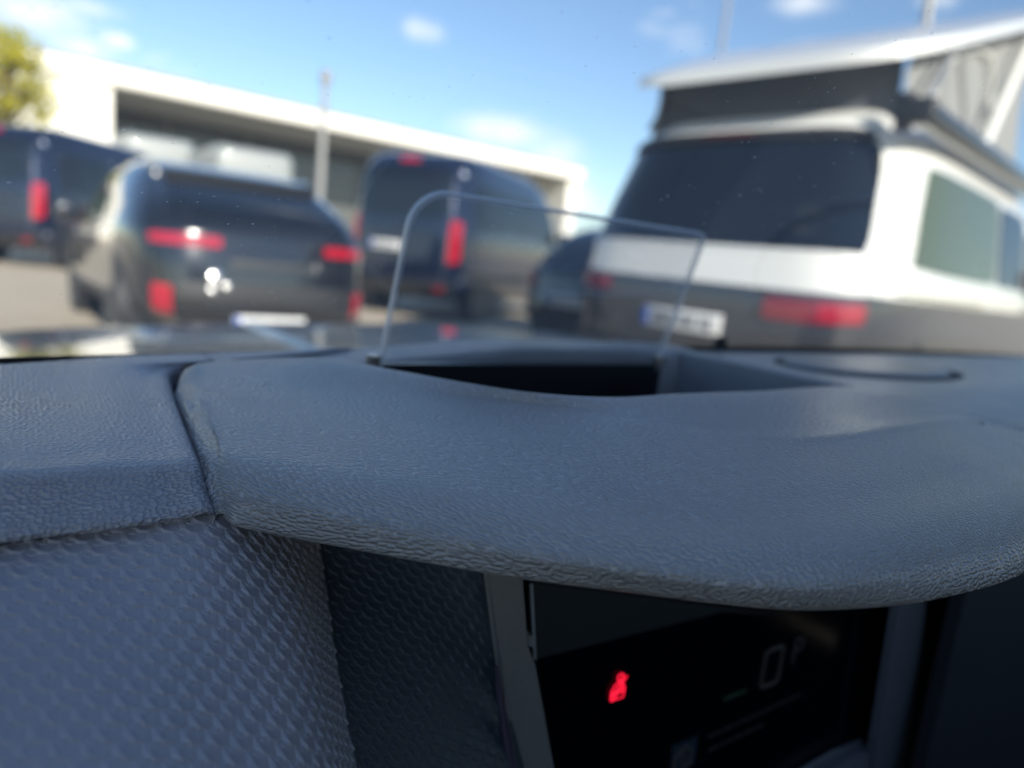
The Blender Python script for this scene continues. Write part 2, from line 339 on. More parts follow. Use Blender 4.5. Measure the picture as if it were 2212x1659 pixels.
# shadowed gap below the seam
gap = [np.array([onz(x, y, z)+np.array([-.012, .004, dz]), onz(x, y, z)+np.array([.014, .004, dz])]) for x, y, z, dz in
       [(560, 782, -.078, -.004), (430, 794, -.079, -.004), (376, 815, -.081, -.004), (372, 840, -.082, -.005), (392, 900, -.083, -.006), (420, 975, -.086, -.007), (440, 1035, -.090, -.007), (464, 1112, -.099, -.006)]]
cabin_grid('seam_gap', np.array(gap), seam_m)
# embossed lower panel: moulded rows of tilted six-sided tiles, real relief
PG = [[(-330, 1225, .226), (-60, 1187, .233), (200, 1150, .241), (465, 1113, .2515), (590, 1145, .266), (690, 1172, .290)],
      [(-330, 1310, .213), (-60, 1290, .218), (200, 1270, .225), (468, 1250, .236), (610, 1272, .252), (706, 1290, .278)],
      [(-330, 1440, .198), (-60, 1420, .203), (210, 1410, .209), (475, 1400, .222), (625, 1402, .238), (722, 1405, .266)],
      [(-330, 1580, .184), (-60, 1560, .189), (220, 1550, .195), (480, 1545, .208), (645, 1545, .225), (746, 1545, .253)],
      [(-330, 1740, .172), (-60, 1720, .176), (225, 1710, .182), (490, 1705, .195), (665, 1705, .213), (778, 1705, .241)],
      [(-330, 1900, .162), (-60, 1880, .166), (230, 1870, .172), (495, 1870, .185), (685, 1870, .203), (806, 1870, .231)]]
def depth_on_z(px, py, z): return z/ray(px, py)[2]
_t = [depth_on_z(-330, 1218, -.0962), depth_on_z(-60, 1180, -.0958), depth_on_z(200, 1148, -.0951), depth_on_z(465, 1113, -.0942)]
_k = [a/PG[0][i][2] for i, a in enumerate(_t)]+[.985, 1.05]
PG = [[(p[0], p[1], p[2]*(_k[i]*(1-r*.05)+r*.05*.97)+.006*(i < 4)) for i, p in enumerate(row)] for r, row in enumerate(PG)]
def relief(u, v, tw=.0052, rh=.0034):
    """height of the tile pattern at surface metres (u, v): overlapping six-sided scales, ramped on the left, stepped at the lower edge"""
    v2 = v-.25*u
    for _ in range(2):
        row = np.floor(v2/rh); uu = u/tw+.42*row; fu = uu-np.floor(uu)
        v2 = v-.25*u+(np.clip((np.abs(fu-.5)*2-.55)*3.0, -1, 1))*rh*.20
    row = np.floor(v2/rh); fv = v2/rh-row; uu = u/tw+.42*row; fu = uu-np.floor(uu)
    U_ = np.minimum(np.clip(fu/.24, 0, 1), (1-fu)/.62); U_ = np.clip(U_, 0, 1); V_ = (.10+.90*fv/.8)*(1-np.clip((fv-.80)/.20, 0, 1))
    return .00078*U_*V_
def smooth_panel(name, PG, nu, nv, m, lab, amp=1.0, sx=1.0):
    rows = [[ond(*p) for p in r] for r in PG]
    G = loft_v(rows, nu, nv)*UNIT
    du = np.sqrt(((G[:, 1:]-G[:, :-1])**2).sum(2)); dv = np.sqrt(((G[1:]-G[:-1])**2).sum(2))
    Umap = np.concatenate([np.zeros((nu, 1)), np.cumsum(du, 1)], 1); Vmap = np.concatenate([np.zeros((1, nv)), np.cumsum(dv, 0)], 0)
    Umap = Umap-Umap[:, -1:]*.35
    gu = np.gradient(G, axis=1); gv = np.gradient(G, axis=0); n = np.cross(gu, gv); n /= np.linalg.norm(n, axis=2, keepdims=True)
    s = np.sign((n*(-G)).sum(2).mean()); n *= s
    G = G+n*(relief(Umap*sx, Vmap)*amp)[..., None]
    G[..., 2] += EYE
    me = bpy.data.meshes.new(name); nvt = nu*nv; idx = np.arange(nvt).reshape(nu, nv)
    q = np.stack([idx[:-1, :-1], idx[1:, :-1], idx[1:, 1:], idx[:-1, 1:]], -1).reshape(-1, 4)
    if s < 0: pass
    else: q = q[:, ::-1]
    me.vertices.add(nvt); me.vertices.foreach_set('co', G.reshape(-1).astype(np.float32))
    me.loops.add(q.size); me.loops.foreach_set('vertex_index', np.ascontiguousarray(q).reshape(-1).astype(np.int32))
    me.polygons.add(len(q)); me.polygons.foreach_set('loop_start', np.arange(0, q.size, 4, dtype=np.int32)); me.polygons.foreach_set('loop_total', np.full(len(q), 4, np.int32))
    me.polygons.foreach_set('use_smooth', np.ones(len(q), bool)); me.update(); me.validate()
    o = link(name, me, car, [m]); tag(o, lab)
    return o
smooth_panel('embossed_panel', PG, 460, 760, panel_m, 'blue-grey lower dashboard panel with embossed honeycomb tiles')
SG = [[(692, 1160, .292), (800, 1180, .304), (940, 1200, .318), (1066, 1222, .332), (1085, 1222, .345)],
      [(707, 1290, .279), (815, 1290, .294), (955, 1300, .311), (1078, 1310, .330), (1098, 1310, .343)],
      [(723, 1405, .267), (830, 1405, .284), (970, 1405, .304), (1092, 1410, .327), (1112, 1410, .340)],
      [(747, 1545, .254), (850, 1545, .272), (985, 1545, .295), (1102, 1545, .322), (1122, 1545, .336)],
      [(779, 1705, .242), (880, 1705, .261), (1005, 1705, .286), (1114, 1705, .316), (1135, 1705, .33)],
      [(807, 1870, .232), (905, 1870, .251), (1025, 1870, .277), (1128, 1870, .31), (1148, 1870, .324)]]
SG = [[(p[0], p[1], p[2]*(1.05, 1.035, 1.02, 1, 1)[i]) for i, p in enumerate(row)] for row in SG]
smooth_panel('embossed_side_panel', SG, 420, 320, side_m, 'embossed panel turning towards the instrument screen, shade painted into its colour', amp=.7)
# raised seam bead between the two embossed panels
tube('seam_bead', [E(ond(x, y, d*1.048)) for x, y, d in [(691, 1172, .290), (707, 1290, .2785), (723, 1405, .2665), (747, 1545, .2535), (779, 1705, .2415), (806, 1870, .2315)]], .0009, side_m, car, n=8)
# dashboard behind the hood and to the right
def zdash(x, y):
    t = max(0, min(1, (.31-x)/.19)); return -.0595-.0125*t*t*(3-2*t)
xs = np.linspace(.09, .47, 50); G = np.array([[(x, .470, zdash(x, 0)-.012), (x, .445, zdash(x, 0)-.0025), (x, .432, zdash(x, 0)), (x, .405, zdash(x, 0)), (x, .392, zdash(x, 0)-.0006), (x, .388, zdash(x, 0)-.004), (x, .3865, zdash(x, 0)-.012), (x, .386, zdash(x, 0)-.06)] for x in xs])
cabin_grid('dashboard_ledge', G, dash_top_m, angle=70)
def zr(x, y):
    s = min(1, max(0, (x-.447)/.07)); s = s*s*(3-2*s)
    t = min(1, max(0, (.27-y)/.1)); return -.0585-.0085*s-.020*t*t*(.25+.75*s)-.004*min(1, max(0, (y-.43)/.03))
xs = np.concatenate([[.4468, .4475, .449], np.linspace(.452, 1.6, 120)]); ys = np.linspace(.47, .165, 50)
G = np.array([[(x, y, zr(x, y)-(.06 if i == 0 else (.003 if i == 1 else 0))) for y in ys] for i, x in enumerate(xs)])
o = cabin_grid('dashboard_right_top', G, dash_top_m); tag(o, 'smooth blue-grey dashboard top to the right of the display well')
# speaker grille in the right dashboard top
def disc(name, c, rx, ry, h, m, n=48, ang=0):
    V, Fc = [(c[0], c[1], c[2]+h*.8)], []
    rings = [(.5, .9), (.85, 1), (.97, .7), (1.0, 0), (1.03, -.9)]
    for s, hh in rings:
        for k in range(n):
            t = 2*math.pi*k/n; x, y = rx*s*math.cos(t), ry*s*math.sin(t)
            V.append((c[0]+x*math.cos(ang)-y*math.sin(ang), c[1]+x*math.sin(ang)+y*math.cos(ang), c[2]+h*hh))
    for k in range(n): Fc.append((0, 1+k, 1+(k+1) % n))
    for r in range(len(rings)-1):
        for k in range(n): Fc.append((1+r*n+k, 1+(r+1)*n+k, 1+(r+1)*n+(k+1) % n, 1+r*n+(k+1) % n))
    return build(name, [E(v) for v in V], Fc, m, car)
ring = disc('speaker_recess', (.675, .350, -.0672), .130, .064, .0012, seam_m); ring['label'] = 'dark recessed ring of the dashboard loudspeaker'
disc('speaker_grille', (.675, .353, -.0663), .115, .056, .0022, speaker_m)['label'] = 'oval loudspeaker grille with pale gleam'
# small light sensor near the windscreen
disc('light_sensor', onz(1556, 742, -.0585), .006, .006, .006, seam_m, n=20)
# display well
V, Fc = [], []
for b in ((.135, .45, .262, .386, -.104, -.101), (.4475, .451, .26, .386, -.1, -.064)):
    v, f = box_vf(*b); Fc += [tuple(i+len(V) for i in q) for q in f]; V += [E(p) for p in v]
well = build('display_well', V, Fc, well_m, car, smooth=False)
v, f = box_vf(.4445, .4468, .215, .388, -.115, -.0605); build('well_side_wall', [E(p) for p in v], f, well_grey_m, car, smooth=False)
hud = bpy.data.objects.new('head_up_display', None); col.objects.link(hud); hud.parent = car; hud['label'] = 'clear tilted head-up display pane standing in its black well'
hx0, hx1 = ony(823, 790, .374)[0], ony(1427, 790, .374)[0]; hz = ony(1100, 787, .374)[2]
v, f = box_vf(hx0, hx1, .3735, .383, -.121, hz); build('display_housing', [E(p) for p in v], f, well_m, hud, smooth=False)
# combiner pane: rounded glass sheet, 3 mm thick, leaning towards the driver
BL = ony(824, 772, .371); BRx = ony(1425, 774, .373)[0]; W_ = BRx-BL[0]; LH = .0985; TILT = R(16)
def outline(n=8):
    pts = [(0, -.012), (W_, -.012)]
    for cx, cy, rr, a0 in ((W_-.006, LH-.006, .006, 0), (.021, LH-.021, .021, 90)):
        for k in range(n+1):
            a = R(a0+90*k/n); pts.append((cx+rr*math.cos(a), cy+rr*math.sin(a)))
    return pts
O = outline(); zb0 = BL[2]
def cpt(u, v, o):
    nrm = np.array([0, -math.cos(TILT), -math.sin(TILT)]); up = np.array([0, -math.sin(TILT), math.cos(TILT)])
    return np.array([BL[0]+u, .371, zb0])+up*v+nrm*o
n = len(O); th = .0042
build('combiner_pane', [E(cpt(u, v, 0)) for u, v in O]+[E(cpt(u, v, -th*.9)) for u, v in O], [tuple(range(n)), tuple(range(n, 2*n))[::-1]], combiner_m, hud, smooth=False)
V = []
for o_, ins in ((.0001, .0022), (.0001, 0), (-th, 0), (-th, .0022)):
    for u, v in O:
        cx, cy = W_/2, LH/2; k = 1-ins/max(abs(u-cx), abs(v-cy), .01)
        V.append(E(cpt(cx+(u-cx)*(1-ins*2/W_), cy+(v-cy)*(1-ins*2/LH), o_)))
Fc = [(r*n+k, r*n+(k+1) % n, (r+1)*n+(k+1) % n, (r+1)*n+k) for r in range(3) for k in range(1, n)]
build('pane_edge', V, Fc, comb_edge_m, hud, smooth=False)
hp = ony(806, 778, .372)
tube('hinge_pin', [E(hp+np.array([0, 0, -.012])), E(hp+np.array([0, 0, .003]))], .0030, chrome_m, hud)
hp = ony(1426, 777, .373)
tube('hinge_pin', [E(hp+np.array([0, 0, -.004])), E(hp+np.array([0, 0, .002]))], .0030, chrome_m, hud)
# ---------------------------------------------------------------- instrument screen under the hood
YS = .232
clu = bpy.data.objects.new('instrument_cluster', None); col.objects.link(clu); clu.parent = car; clu['label'] = 'black digital instrument screen in shade under the hood'
def plate(name, pix, y, m, parent=clu, thick=.004, n=1):
    P = [ony(px, py, y) for px, py in pix]; k = len(P)
    V = [E(p) for p in P]+[E(p+np.array([0, thick, 0])) for p in P]
    Fc = [tuple(range(k)), tuple(range(k, 2*k))[::-1]]+[(i, (i+1) % k, k+(i+1) % k, k+i) for i in range(k)]
    return build(name, V, Fc, m, parent, smooth=False)
SCP = [(1150, 1240), (2010, 1150), (1880, 1900), (1230, 1900)]
plate('screen', SCP, YS+.012, screen_m)
def strip(name, pix, y, dep, m):
    o = plate(name, pix, y, m, clu, thick=dep); b = o.modifiers.new('bevel', 'BEVEL'); b.width = .0012; b.segments = 3; return o
b = strip('left_bezel', [(1064, 1236), (1121, 1240), (1134, 1400), (1150, 1440), (1190, 1659), (1215, 1900), (1140, 1900), (1111, 1659), (1090, 1440)], YS-.006, .005, bezel_m); b['label'] = 'brownish grey left bezel of the instrument screen'
strip('right_bezel', [(1946, 1285), (2002, 1270), (1985, 1420), (1951, 1640), (1925, 1900), (1862, 1900), (1887, 1640)], YS-.004, .005, bezel2_m)
strip('lower_bezel', [(1830, 1645), (1890, 1620), (1950, 1690), (1900, 1900), (1700, 1900), (1740, 1700)], YS-.002, .012, bezel2_m)
plate('bezel_button', [(1143, 1372), (1152, 1374), (1152, 1398), (1143, 1396)], YS-.007, bezel_m)
tube('trim_strip', [E(ony(x, y, YS-.012)) for x, y in [(1072, 1440), (1080, 1510), (1093, 1590), (1106, 1665), (1125, 1800), (1140, 1900)]], [.0006, .0012, .0017, .0021, .0021, .002], purple_m, clu)
# sloping grey visor plate above the screen, its bright left edge and clip
vis = plate('inner_visor', [(1150, 1258), (1700, 1330), (1560, 1322), (1156, 1424)], YS+.006, visor_m, thick=.003)
plate('visor_edge', [(1146, 1262), (1151, 1262), (1159, 1425), (1154, 1425)], YS+.004, edge_m, thick=.001)
# screen marks: red belt warning light, speed digit, gear letter, text lines
def stroke_icon(name, pts, wid, m, y=YS+.0105, closed=False):
    """a flat drawn line on the screen plane: pts are layout (x, z)"""
    cu = bpy.data.curves.new(name, 'CURVE'); cu.dimensions = '3D'; cu.bevel_depth = wid*UNIT; cu.bevel_resolution = 1
    for line, cl in pts:
        s = cu.splines.new('POLY'); s.points.add(len(line)-1); s.use_cyclic_u = cl
        for p, (x, z) in zip(s.points, line): p.co = (*E((x, y, z)), 1)
    o = bpy.data.objects.new(name, cu); dg = bpy.context.evaluated_depsgraph_get(); col.objects.link(o)
    dg.update(); me = bpy.data.meshes.new_from_object(o.evaluated_get(dg)); bpy.data.objects.remove(o); bpy.data.curves.remove(cu)
    me.materials.clear(); return link(name, me, clu, [m])
def circ(cx, cz, r, n=14, sx=1): return [(cx+r*sx*math.cos(2*math.pi*k/n), cz+r*math.sin(2*math.pi*k/n)) for k in range(n)]
c = ony(1336, 1488, YS+.0105); X, Z = c[0], c[2]; k = .0064
belt = [(circ(X+.1*k, Z+1.05*k, .33*k), True),
        ([(X-.75*k, Z-.95*k), (X-.78*k, Z-.1*k), (X-.45*k, Z+.45*k), (X+.0*k, Z+.62*k), (X+.45*k, Z+.42*k), (X+.75*k, Z-.1*k), (X+.72*k, Z-.95*k)], True),
        ([(X-.7*k, Z-.6*k), (X+.85*k, Z+1.0*k)], False), ([(X-.55*k, Z-.95*k), (X+.55*k, Z+.25*k)], False), ([(X-.75*k, Z-.3*k), (X+.7*k, Z-.35*k)], False)]
stroke_icon('seatbelt_warning_light', belt, .00036, red_icon_m)['label'] = 'glowing red seat belt warning light'
c = ony(1668, 1440, YS+.0105); X, Z = c[0], c[2]; a, h_ = .0098, .0135; rc = .0035
zero = []
for cx, cz, a0 in ((X+a-rc, Z+h_-rc, 0), (X-a+rc, Z+h_-rc, 90), (X-a+rc, Z-h_+rc, 180), (X+a-rc, Z-h_+rc, 270)):
    for q in range(5):
        t = R(a0+90*q/4); zero.append((cx+rc*math.cos(t), cz+rc*math.sin(t)))
stroke_icon('speed_digit', [(zero, True)], .0012, dim_icon_m)['label'] = 'dim digit 0 on the instrument screen'
c = ony(1724, 1402, YS+.0105); X, Z = c[0], c[2]
stroke_icon('gear_letter', [([(X-.004, Z-.010), (X-.004, Z+.008), (X+.002, Z+.008), (X+.005, Z+.005), (X+.005, Z+.002), (X+.002, Z-.001), (X-.004, Z-.001)], False)], .0010, dim2_icon_m)['label'] = 'faint letter P on the instrument screen'
c = ony(1590, 1500, YS+.0105); stroke_icon('green_mark', [([(c[0]-.012, c[2]), (c[0]+.010, c[2])], False)], .0010, green_icon_m)
for px0, py0, px1 in ((1530, 1592, 1770), (1530, 1622, 1665)):
    p = ony(px0, py0, YS+.0105); x1 = p[0]+(px1-px0)*.00042; lines = []; x = p[0]
    while x < x1:
        wl = random.uniform(.004, .011); 
        lines.append(([(x, p[2]), (min(x+wl, x1), p[2])], False)); x += wl+.0022
    stroke_icon('text_line', lines, .0006, dim2_icon_m)
c = ony(1475, 1640, YS+.0105)
stroke_icon('info_symbol', [(circ(c[0], c[2], .008, 20), True), ([(c[0], c[2]-.004), (c[0], c[2]+.004)], False)], .0012, dim_icon_m)
X, Z = c[0]-.004, c[2]+.002
plate('icon_square', [(1453, 1612), (1508, 1590), (1500, 1650), (1448, 1676)], YS+.0116, blue_icon_m, thick=.0004)
# dark dash body behind and below everything
V, Fc = [], []
for b in ((-.40, 1.6, .345, .36, -.62, -.128), (.585, 1.6, .20, .21, -.62, -.12), (.585, 1.6, .2, .34, -.122, -.116)):
    v, f = box_vf(*b); Fc += [tuple(i+len(V) for i in q) for q in f]; V += [E(p) for p in v]
build('dashboard_body', V, Fc, carpet_m, car, smooth=False)
# ---------------------------------------------------------------- windscreen, bonnet and shell of the own car (metres, car frame)
XC = .62
def ws(x, t):
    b = (x-XC)/.72
    y = .352+.04*(1-b*b)*.6-.024-t*math.cos(R(27)); z = EYE-.062+.012*(1-b*b)+t*math.sin(R(27))-.012*t*t
    return (x, y-.02*b*b*t, z)
xs = np.linspace(XC-.80, XC+.80, 40); ts = np.linspace(0, .76, 24)
def pane(name, t0, t1, nt_, m, off, flip=False):
    G = np.array([[np.array(ws(x, t))+np.array([0, .45, .89])*off for t in np.linspace(t0, t1, nt_)] for x in xs])
    return build(name, G.reshape(-1, 3), grid_faces(len(xs), nt_, flip), m, car)
o = pane('windscreen', 0, .88, 24, windscreen_m, 0); o['label'] = 'clear windscreen with fine dust specks'
pane('windscreen_border', -.010, .010, 3, frit_m, -.002)
def bz(x, y):
    b = (x-XC)/.85; return EYE-.126-.012*(y-.36)-.012*max(0, y-.36)**2-.052*b*b-.012*max(0, abs(b)-.75)*10
xs2 = np.linspace(XC-.84, XC+.84, 50); ys2 = np.linspace(.36, 1.30, 36)
G = np.array([[(x, y, bz(x, y)-(0 if j < 33 else (j-32)**2*.018)) for j, y in enumerate(ys2)] for x in xs2])
o = build('bonnet', G.reshape(-1, 3), grid_faces(50, 36, True), bonnet_m, car); o['label'] = 'dark glossy bonnet ahead of the windscreen'
for x0 in (-.30, .30):     # pressed ridges of the bonnet
    tube('bonnet_ridge', [(XC+x0, y, bz(XC+x0, y)-.004) for y in np.linspace(.42, 1.2, 14)], .010, bonnet_m, car)
# roof, pillars, doors
ytop, ztop_ = ws(XC, .86)[1:]; 
xr_ = np.linspace(XC-.76, XC+.76, 24); yr_ = np.linspace(ytop+.03, -2.6, 30)
G = np.array([[(x, y, ztop_+.03*math.sin(min(1, (ytop-y)/1.2)*1.57)-.05*((x-XC)/.76)**4-.01) for y in yr_] for x in xr_])
build('headliner', G.reshape(-1, 3), grid_faces(24, 30), liner_m, car)
build('roof', (G+np.array([0, 0, .03])).reshape(-1, 3), grid_faces(24, 30, True), bonnet_m, car)
for s in (-1, 1):
    x0, x1 = XC+s*.80, XC+s*.66
    tube('windscreen_pillar', [(x0, ws(x0, .0)[1]+.02, EYE-.09), (XC+s*.74, ws(XC+s*.74, .4)[1]-.01, ws(XC+s*.74, .4)[2]-.01), (x1, ytop-.02, ztop_-.03), (x1, ytop-.5, ztop_-.02)], .035, carpet_m, car)
    tube('door_pillar', [(XC+s*.84, -1.0, .75), (XC+s*.80, -1.0, 1.0), (x1, -1.02, ztop_)], .045, carpet_m, car)
    tube('rear_pillar', [(XC+s*.82, -2.5, .75), (XC+s*.78, -2.5, 1.0), (x1, -2.3, ztop_)], .09, carpet_m, car)
    box('door', min(XC+s*.84, XC+s*.90), max(XC+s*.84, XC+s*.90), -2.6, .42, .25, .90, [carpet_m], car, bev=.02)
seat_m = mat('dark_seat_fabric', (.035, .037, .042), .9, bump=.001, bscale=600)
for x in (.25, .99):
    o = box('seat_cushion', x-.25, x+.25, -.80, -.28, .42, .58, seat_m, car, bev=.05, seg=3)
    o = box('seat_back', x-.25, x+.25, -.93, -.78, .52, 1.12, seat_m, car, bev=.06, seg=3)
    tube('headrest_rod', [(x-.06, -.88, 1.08), (x-.06, -.89, 1.18)], .007, chrome_m, car); tube('headrest_rod', [(x+.06, -.88, 1.08), (x+.06, -.89, 1.18)], .007, chrome_m, car)
    box('headrest', x-.13, x+.13, -.95, -.84, 1.14, 1.29, seat_m, car, bev=.04, seg=3)
box('rear_bench', XC-.64, XC+.64, -1.75, -1.25, .40, .58, seat_m, car, bev=.05, seg=3)
box('rear_bench_back', XC-.64, XC+.64, -1.93, -1.76, .52, 1.14, seat_m, car, bev=.05, seg=3)
box('cabin_floor', XC-.84, XC+.84, -2.6, .50, .20, .25, carpet_m, car)
box('tailgate', XC-.80, XC+.80, -2.66, -2.6, .25, 1.02, carpet_m, car, bev=.02)
for s in (-1, 1):
    for y in (1.05, -1.9):
        tube('wheel', [(XC+s*.62, y, .31), (XC+s*.86, y, .31)], .31, frit_m, car, n=28)
# ---------------------------------------------------------------- ground
def paving_mat():
    m, t, p = new_mat('tan_paving'); nn = t.nodes.new; l = t.links.new
    tx = nn('ShaderNodeTexCoord'); br = nn('ShaderNodeTexBrick'); br.inputs['Scale'].default_value = 1
    br.inputs['Color1'].default_value = (.60, .515, .385, 1); br.inputs['Color2'].default_value = (.53, .45, .335, 1); br.inputs['Mortar'].default_value = (.32, .28, .21, 1)
    br.inputs['Brick Width'].default_value = .2; br.inputs['Row Height'].default_value = .1; br.inputs['Mortar Size'].default_value = .006
    l(tx.outputs['Object'], br.inputs['Vector'])
    n = nn('ShaderNodeTexNoise'); n.inputs['Scale'].default_value = .9; n.inputs['Detail'].default_value = 6; l(tx.outputs['Object'], n.inputs['Vector'])
    mr = nn('ShaderNodeMapRange'); mr.inputs[3].default_value = .82; mr.inputs[4].default_value = 1.15; l(n.outputs['Fac'], mr.inputs[0])
    mu = nn('ShaderNodeVectorMath'); mu.operation = 'SCALE'; l(br.outputs['Color'], mu.inputs[0]); l(mr.outputs[0], mu.inputs['Scale']); l(mu.outputs[0], p.inputs['Base Color'])
    p.inputs['Roughness'].default_value = .85
    b = nn('ShaderNodeBump'); b.inputs['Distance'].default_value = .004; l(br.outputs['Fac'], b.inputs['Height']); b.invert = True; l(b.outputs[0], p.inputs['Normal'])
    return m
S_ = 3000
struct(build('paving', [(-S_, -S_, 0), (S_, -S_, 0), (S_, S_, 0), (-S_, S_, 0)], [(0, 1, 2, 3)], paving_mat(), smooth=False), 'tan block paving of the car park')
# ---------------------------------------------------------------- vehicles
def paint(name, c, rough=.18, metal=.2): return mat(name, c, rough, metal=metal, coat=1, var=.03, nscale=3)
tint_m = mat('tinted_window_glass', (.006, .008, .012), .04, spec=.8, var=.02)
green_refl_m = mat('green_reflection_window', (.075, .092, .035), .05, spec=.9, var=.05)  # green of reflected trees put into the glass colour
plastic_m = mat('black_trim_plastic', (.018, .019, .021), .5)
red_lens_m = mat('red_lamp_lens', (.34, .005, .020), .12, coat=1, emit=(1, .02, .05), es=.015)
dark_red_m = mat('dark_red_lens', (.22, .006, .014), .15, coat=1)
tyre_m = mat('tyre_rubber', (.02, .02, .02), .8)
rim_m = mat('alloy_wheel', (.5, .5, .5), .3, metal=.9)
plate_m = mat('number_plate_white', (.75, .76, .76), .4)
plate_ink_m = mat('number_plate_ink', (.02, .02, .02), .5)
eu_blue_m = mat('number_plate_blue', (.02, .09, .45), .4)
chrome2_m = mat('bright_trim', (.75, .74, .70), .15, metal=1)
headlamp_m = mat('clear_lamp', (.7, .72, .72), .1, coat=1)
def interp(tab):
    X = [a for a, _ in tab]; Y = [b for _, b in tab]
    def f(v):
        if v <= X[0]: return Y[0]
        if v >= X[-1]: return Y[-1]
        for i in range(len(X)-1):
            if v <= X[i+1]:
                s = (v-X[i])/(X[i+1]-X[i]); s = s*s*(3-2*s)*.5+s*.5
                return Y[i]+(Y[i+1]-Y[i])*s
    return f
class Vehicle:
    """body = rounded box mapped on a side profile; every pane and lamp is a slab on that same surface"""
    def __init__(s, name, loc, heading, L, W, zb, top, rear, front, belt, tumble, p=9, end=.05, label='', cat='car', group=None):
        s.L, s.W, s.zb = L, W, zb; s.top, s.rear, s.front = interp(top), interp(rear), interp(front); s.belt, s.tumble, s.p, s.end = belt, tumble, p, end
        s.zref = top[0][1]
        s.root = empty(name, (*loc, 0), -R(heading)); tag(s.root, label, cat, group)
    def f(s, a, b, c):
        q = max(abs(a), abs(b), abs(c)); nrm = (abs(a)**s.p+abs(b)**s.p+abs(c)**s.p)**(1/s.p)
        if nrm: a, b, c = a*q/nrm, b*q/nrm, c*q/nrm
        t = (b+1)/2; zt = s.top(s.rear(s.zref)*(1-t)+s.L*t); z = s.zb+(zt-s.zb)*(c+1)/2
        y = s.rear(z)*(1-t)+s.front(z)*t
        k = max(0, (z-s.belt)/1.0); w = s.W/2*(1-s.tumble*k**1.25)*(1-s.end*abs(b)**5)*(1-.05*max(0, (s.zb+.25-z)/.25))
        y += (0.05*(a*a) if b < 0 else -.10*a*a)*abs(b)**6
        return np.array([a*w, y, z])
    def body(s, m, n=(26, 54, 26), name='body', zsplit=None):
        V, Fc = [], []
        def face(fn, nu, nv, flip):
            o = len(V)
            for i in range(nu+1):
                for j in range(nv+1): V.append(s.f(*fn(2*i/nu-1, 2*j/nv-1)))
            Fc.extend(grid_faces(nu+1, nv+1, flip, o))
        na, nb, nc = n
        face(lambda u, v: (1, u, v), nb, nc, False); face(lambda u, v: (-1, u, v), nb, nc, True)
        face(lambda u, v: (u, 1, v), na, nc, True); face(lambda u, v: (u, -1, v), na, nc, False)
        face(lambda u, v: (u, v, 1), na, nb, False); face(lambda u, v: (u, v, -1), na, nb, True)
        o = build(name, V, Fc, m, s.root)
        if zsplit:
            for pl in o.data.polygons:
                if pl.center.z < zsplit: pl.material_index = 1
        return o
    def slab(s, name, face, u0, u1, v0, v1, m, out=.006, deep=.03, nu=14, nv=8, corner=.25, parent=None, shear=(0, 0, 0, 0)):
        """face: 'rear' (x,z metres), 'left'/'right' (y,z metres), 'top' (x,y metres); shear moves the four corners in u (bl, br, tr, tl)"""
        def pt(u, v):
            if face == 'rear':
                zt = s.top(s.rear(s.zref)); c = 2*(v-s.zb)/(zt-s.zb)-1; return (u/(s.W/2*(1-s.tumble*max(0, v-s.belt)**1.25)), -1, c)
            if face == 'front': zt = s.top(s.L); c = 2*(v-s.zb)/(zt-s.zb)-1; return (u/(s.W/2), 1, c)
            if face in 'leftright':
                b = 2*u/s.L-1; zt = s.top(u); c = 2*(v-s.zb)/(zt-s.zb)-1; return (1 if face == 'right' else -1, b, c)
            if face == 'top': return (u/(s.W/2*.86), 2*v/s.L-1, 1)
        P = np.zeros((nu+1, nv+1, 3)); Nn = np.zeros_like(P); e = 1e-3
        for i in range(nu+1):
            for j in range(nv+1):
                a, b = i/nu, j/nv
                # rounded rectangle: squeeze the rim
                cu, cv = 2*a-1, 2*b-1; k = (abs(cu)**12+abs(cv)**12)**(1/12); mm = max(abs(cu), abs(cv))
                kk = (abs(cu)**5+abs(cv)**5)**(1/5); g = (1-corner)+corner*(mm/kk if kk else 1)
                a2, b2 = .5+.5*cu*g, .5+.5*cv*g
                sh = (shear[0]*(1-a2)+shear[1]*a2)*(1-b2)+(shear[3]*(1-a2)+shear[2]*a2)*b2
                u = u0+(u1-u0)*a2+sh; v = v0+(v1-v0)*b2
                P[i, j] = s.f(*pt(u, v)); d1 = s.f(*pt(u+e, v))-s.f(*pt(u-e, v)); d2 = s.f(*pt(u, v+e))-s.f(*pt(u, v-e))
                nn = np.cross(d1, d2); nn /= (np.linalg.norm(nn)+1e-12)
                ref = {'rear': (0, -1, .0), 'front': (0, 1, 0), 'left': (-1, 0, 0), 'right': (1, 0, 0), 'top': (0, 0, 1)}[face]
                if nn.dot(ref) < 0: nn = -nn
                Nn[i, j] = nn
        V = list((P+Nn*out).reshape(-1, 3)); fl = (np.cross(P[1, 0]-P[0, 0], P[0, 1]-P[0, 0]).dot(Nn[0, 0]) < 0)
        Fc = grid_faces(nu+1, nv+1, fl)
        rim = [(i, 0) for i in range(nu)]+[(nu, j) for j in range(nv)]+[(i, nv) for i in range(nu, 0, -1)]+[(0, j) for j in range(nv, 0, -1)]
        o = len(V); V += [P[i, j]-Nn[i, j]*deep for i, j in rim]; n = len(rim)
        for k in range(n):
            i0 = rim[k][0]*(nv+1)+rim[k][1]; i1 = rim[(k+1) % n][0]*(nv+1)+rim[(k+1) % n][1]
            Fc.append((i0, i1, o+(k+1) % n, o+k) if fl else (i1, i0, o+k, o+(k+1) % n))
        return build(name, V, Fc, m, parent or s.root, angle=40)
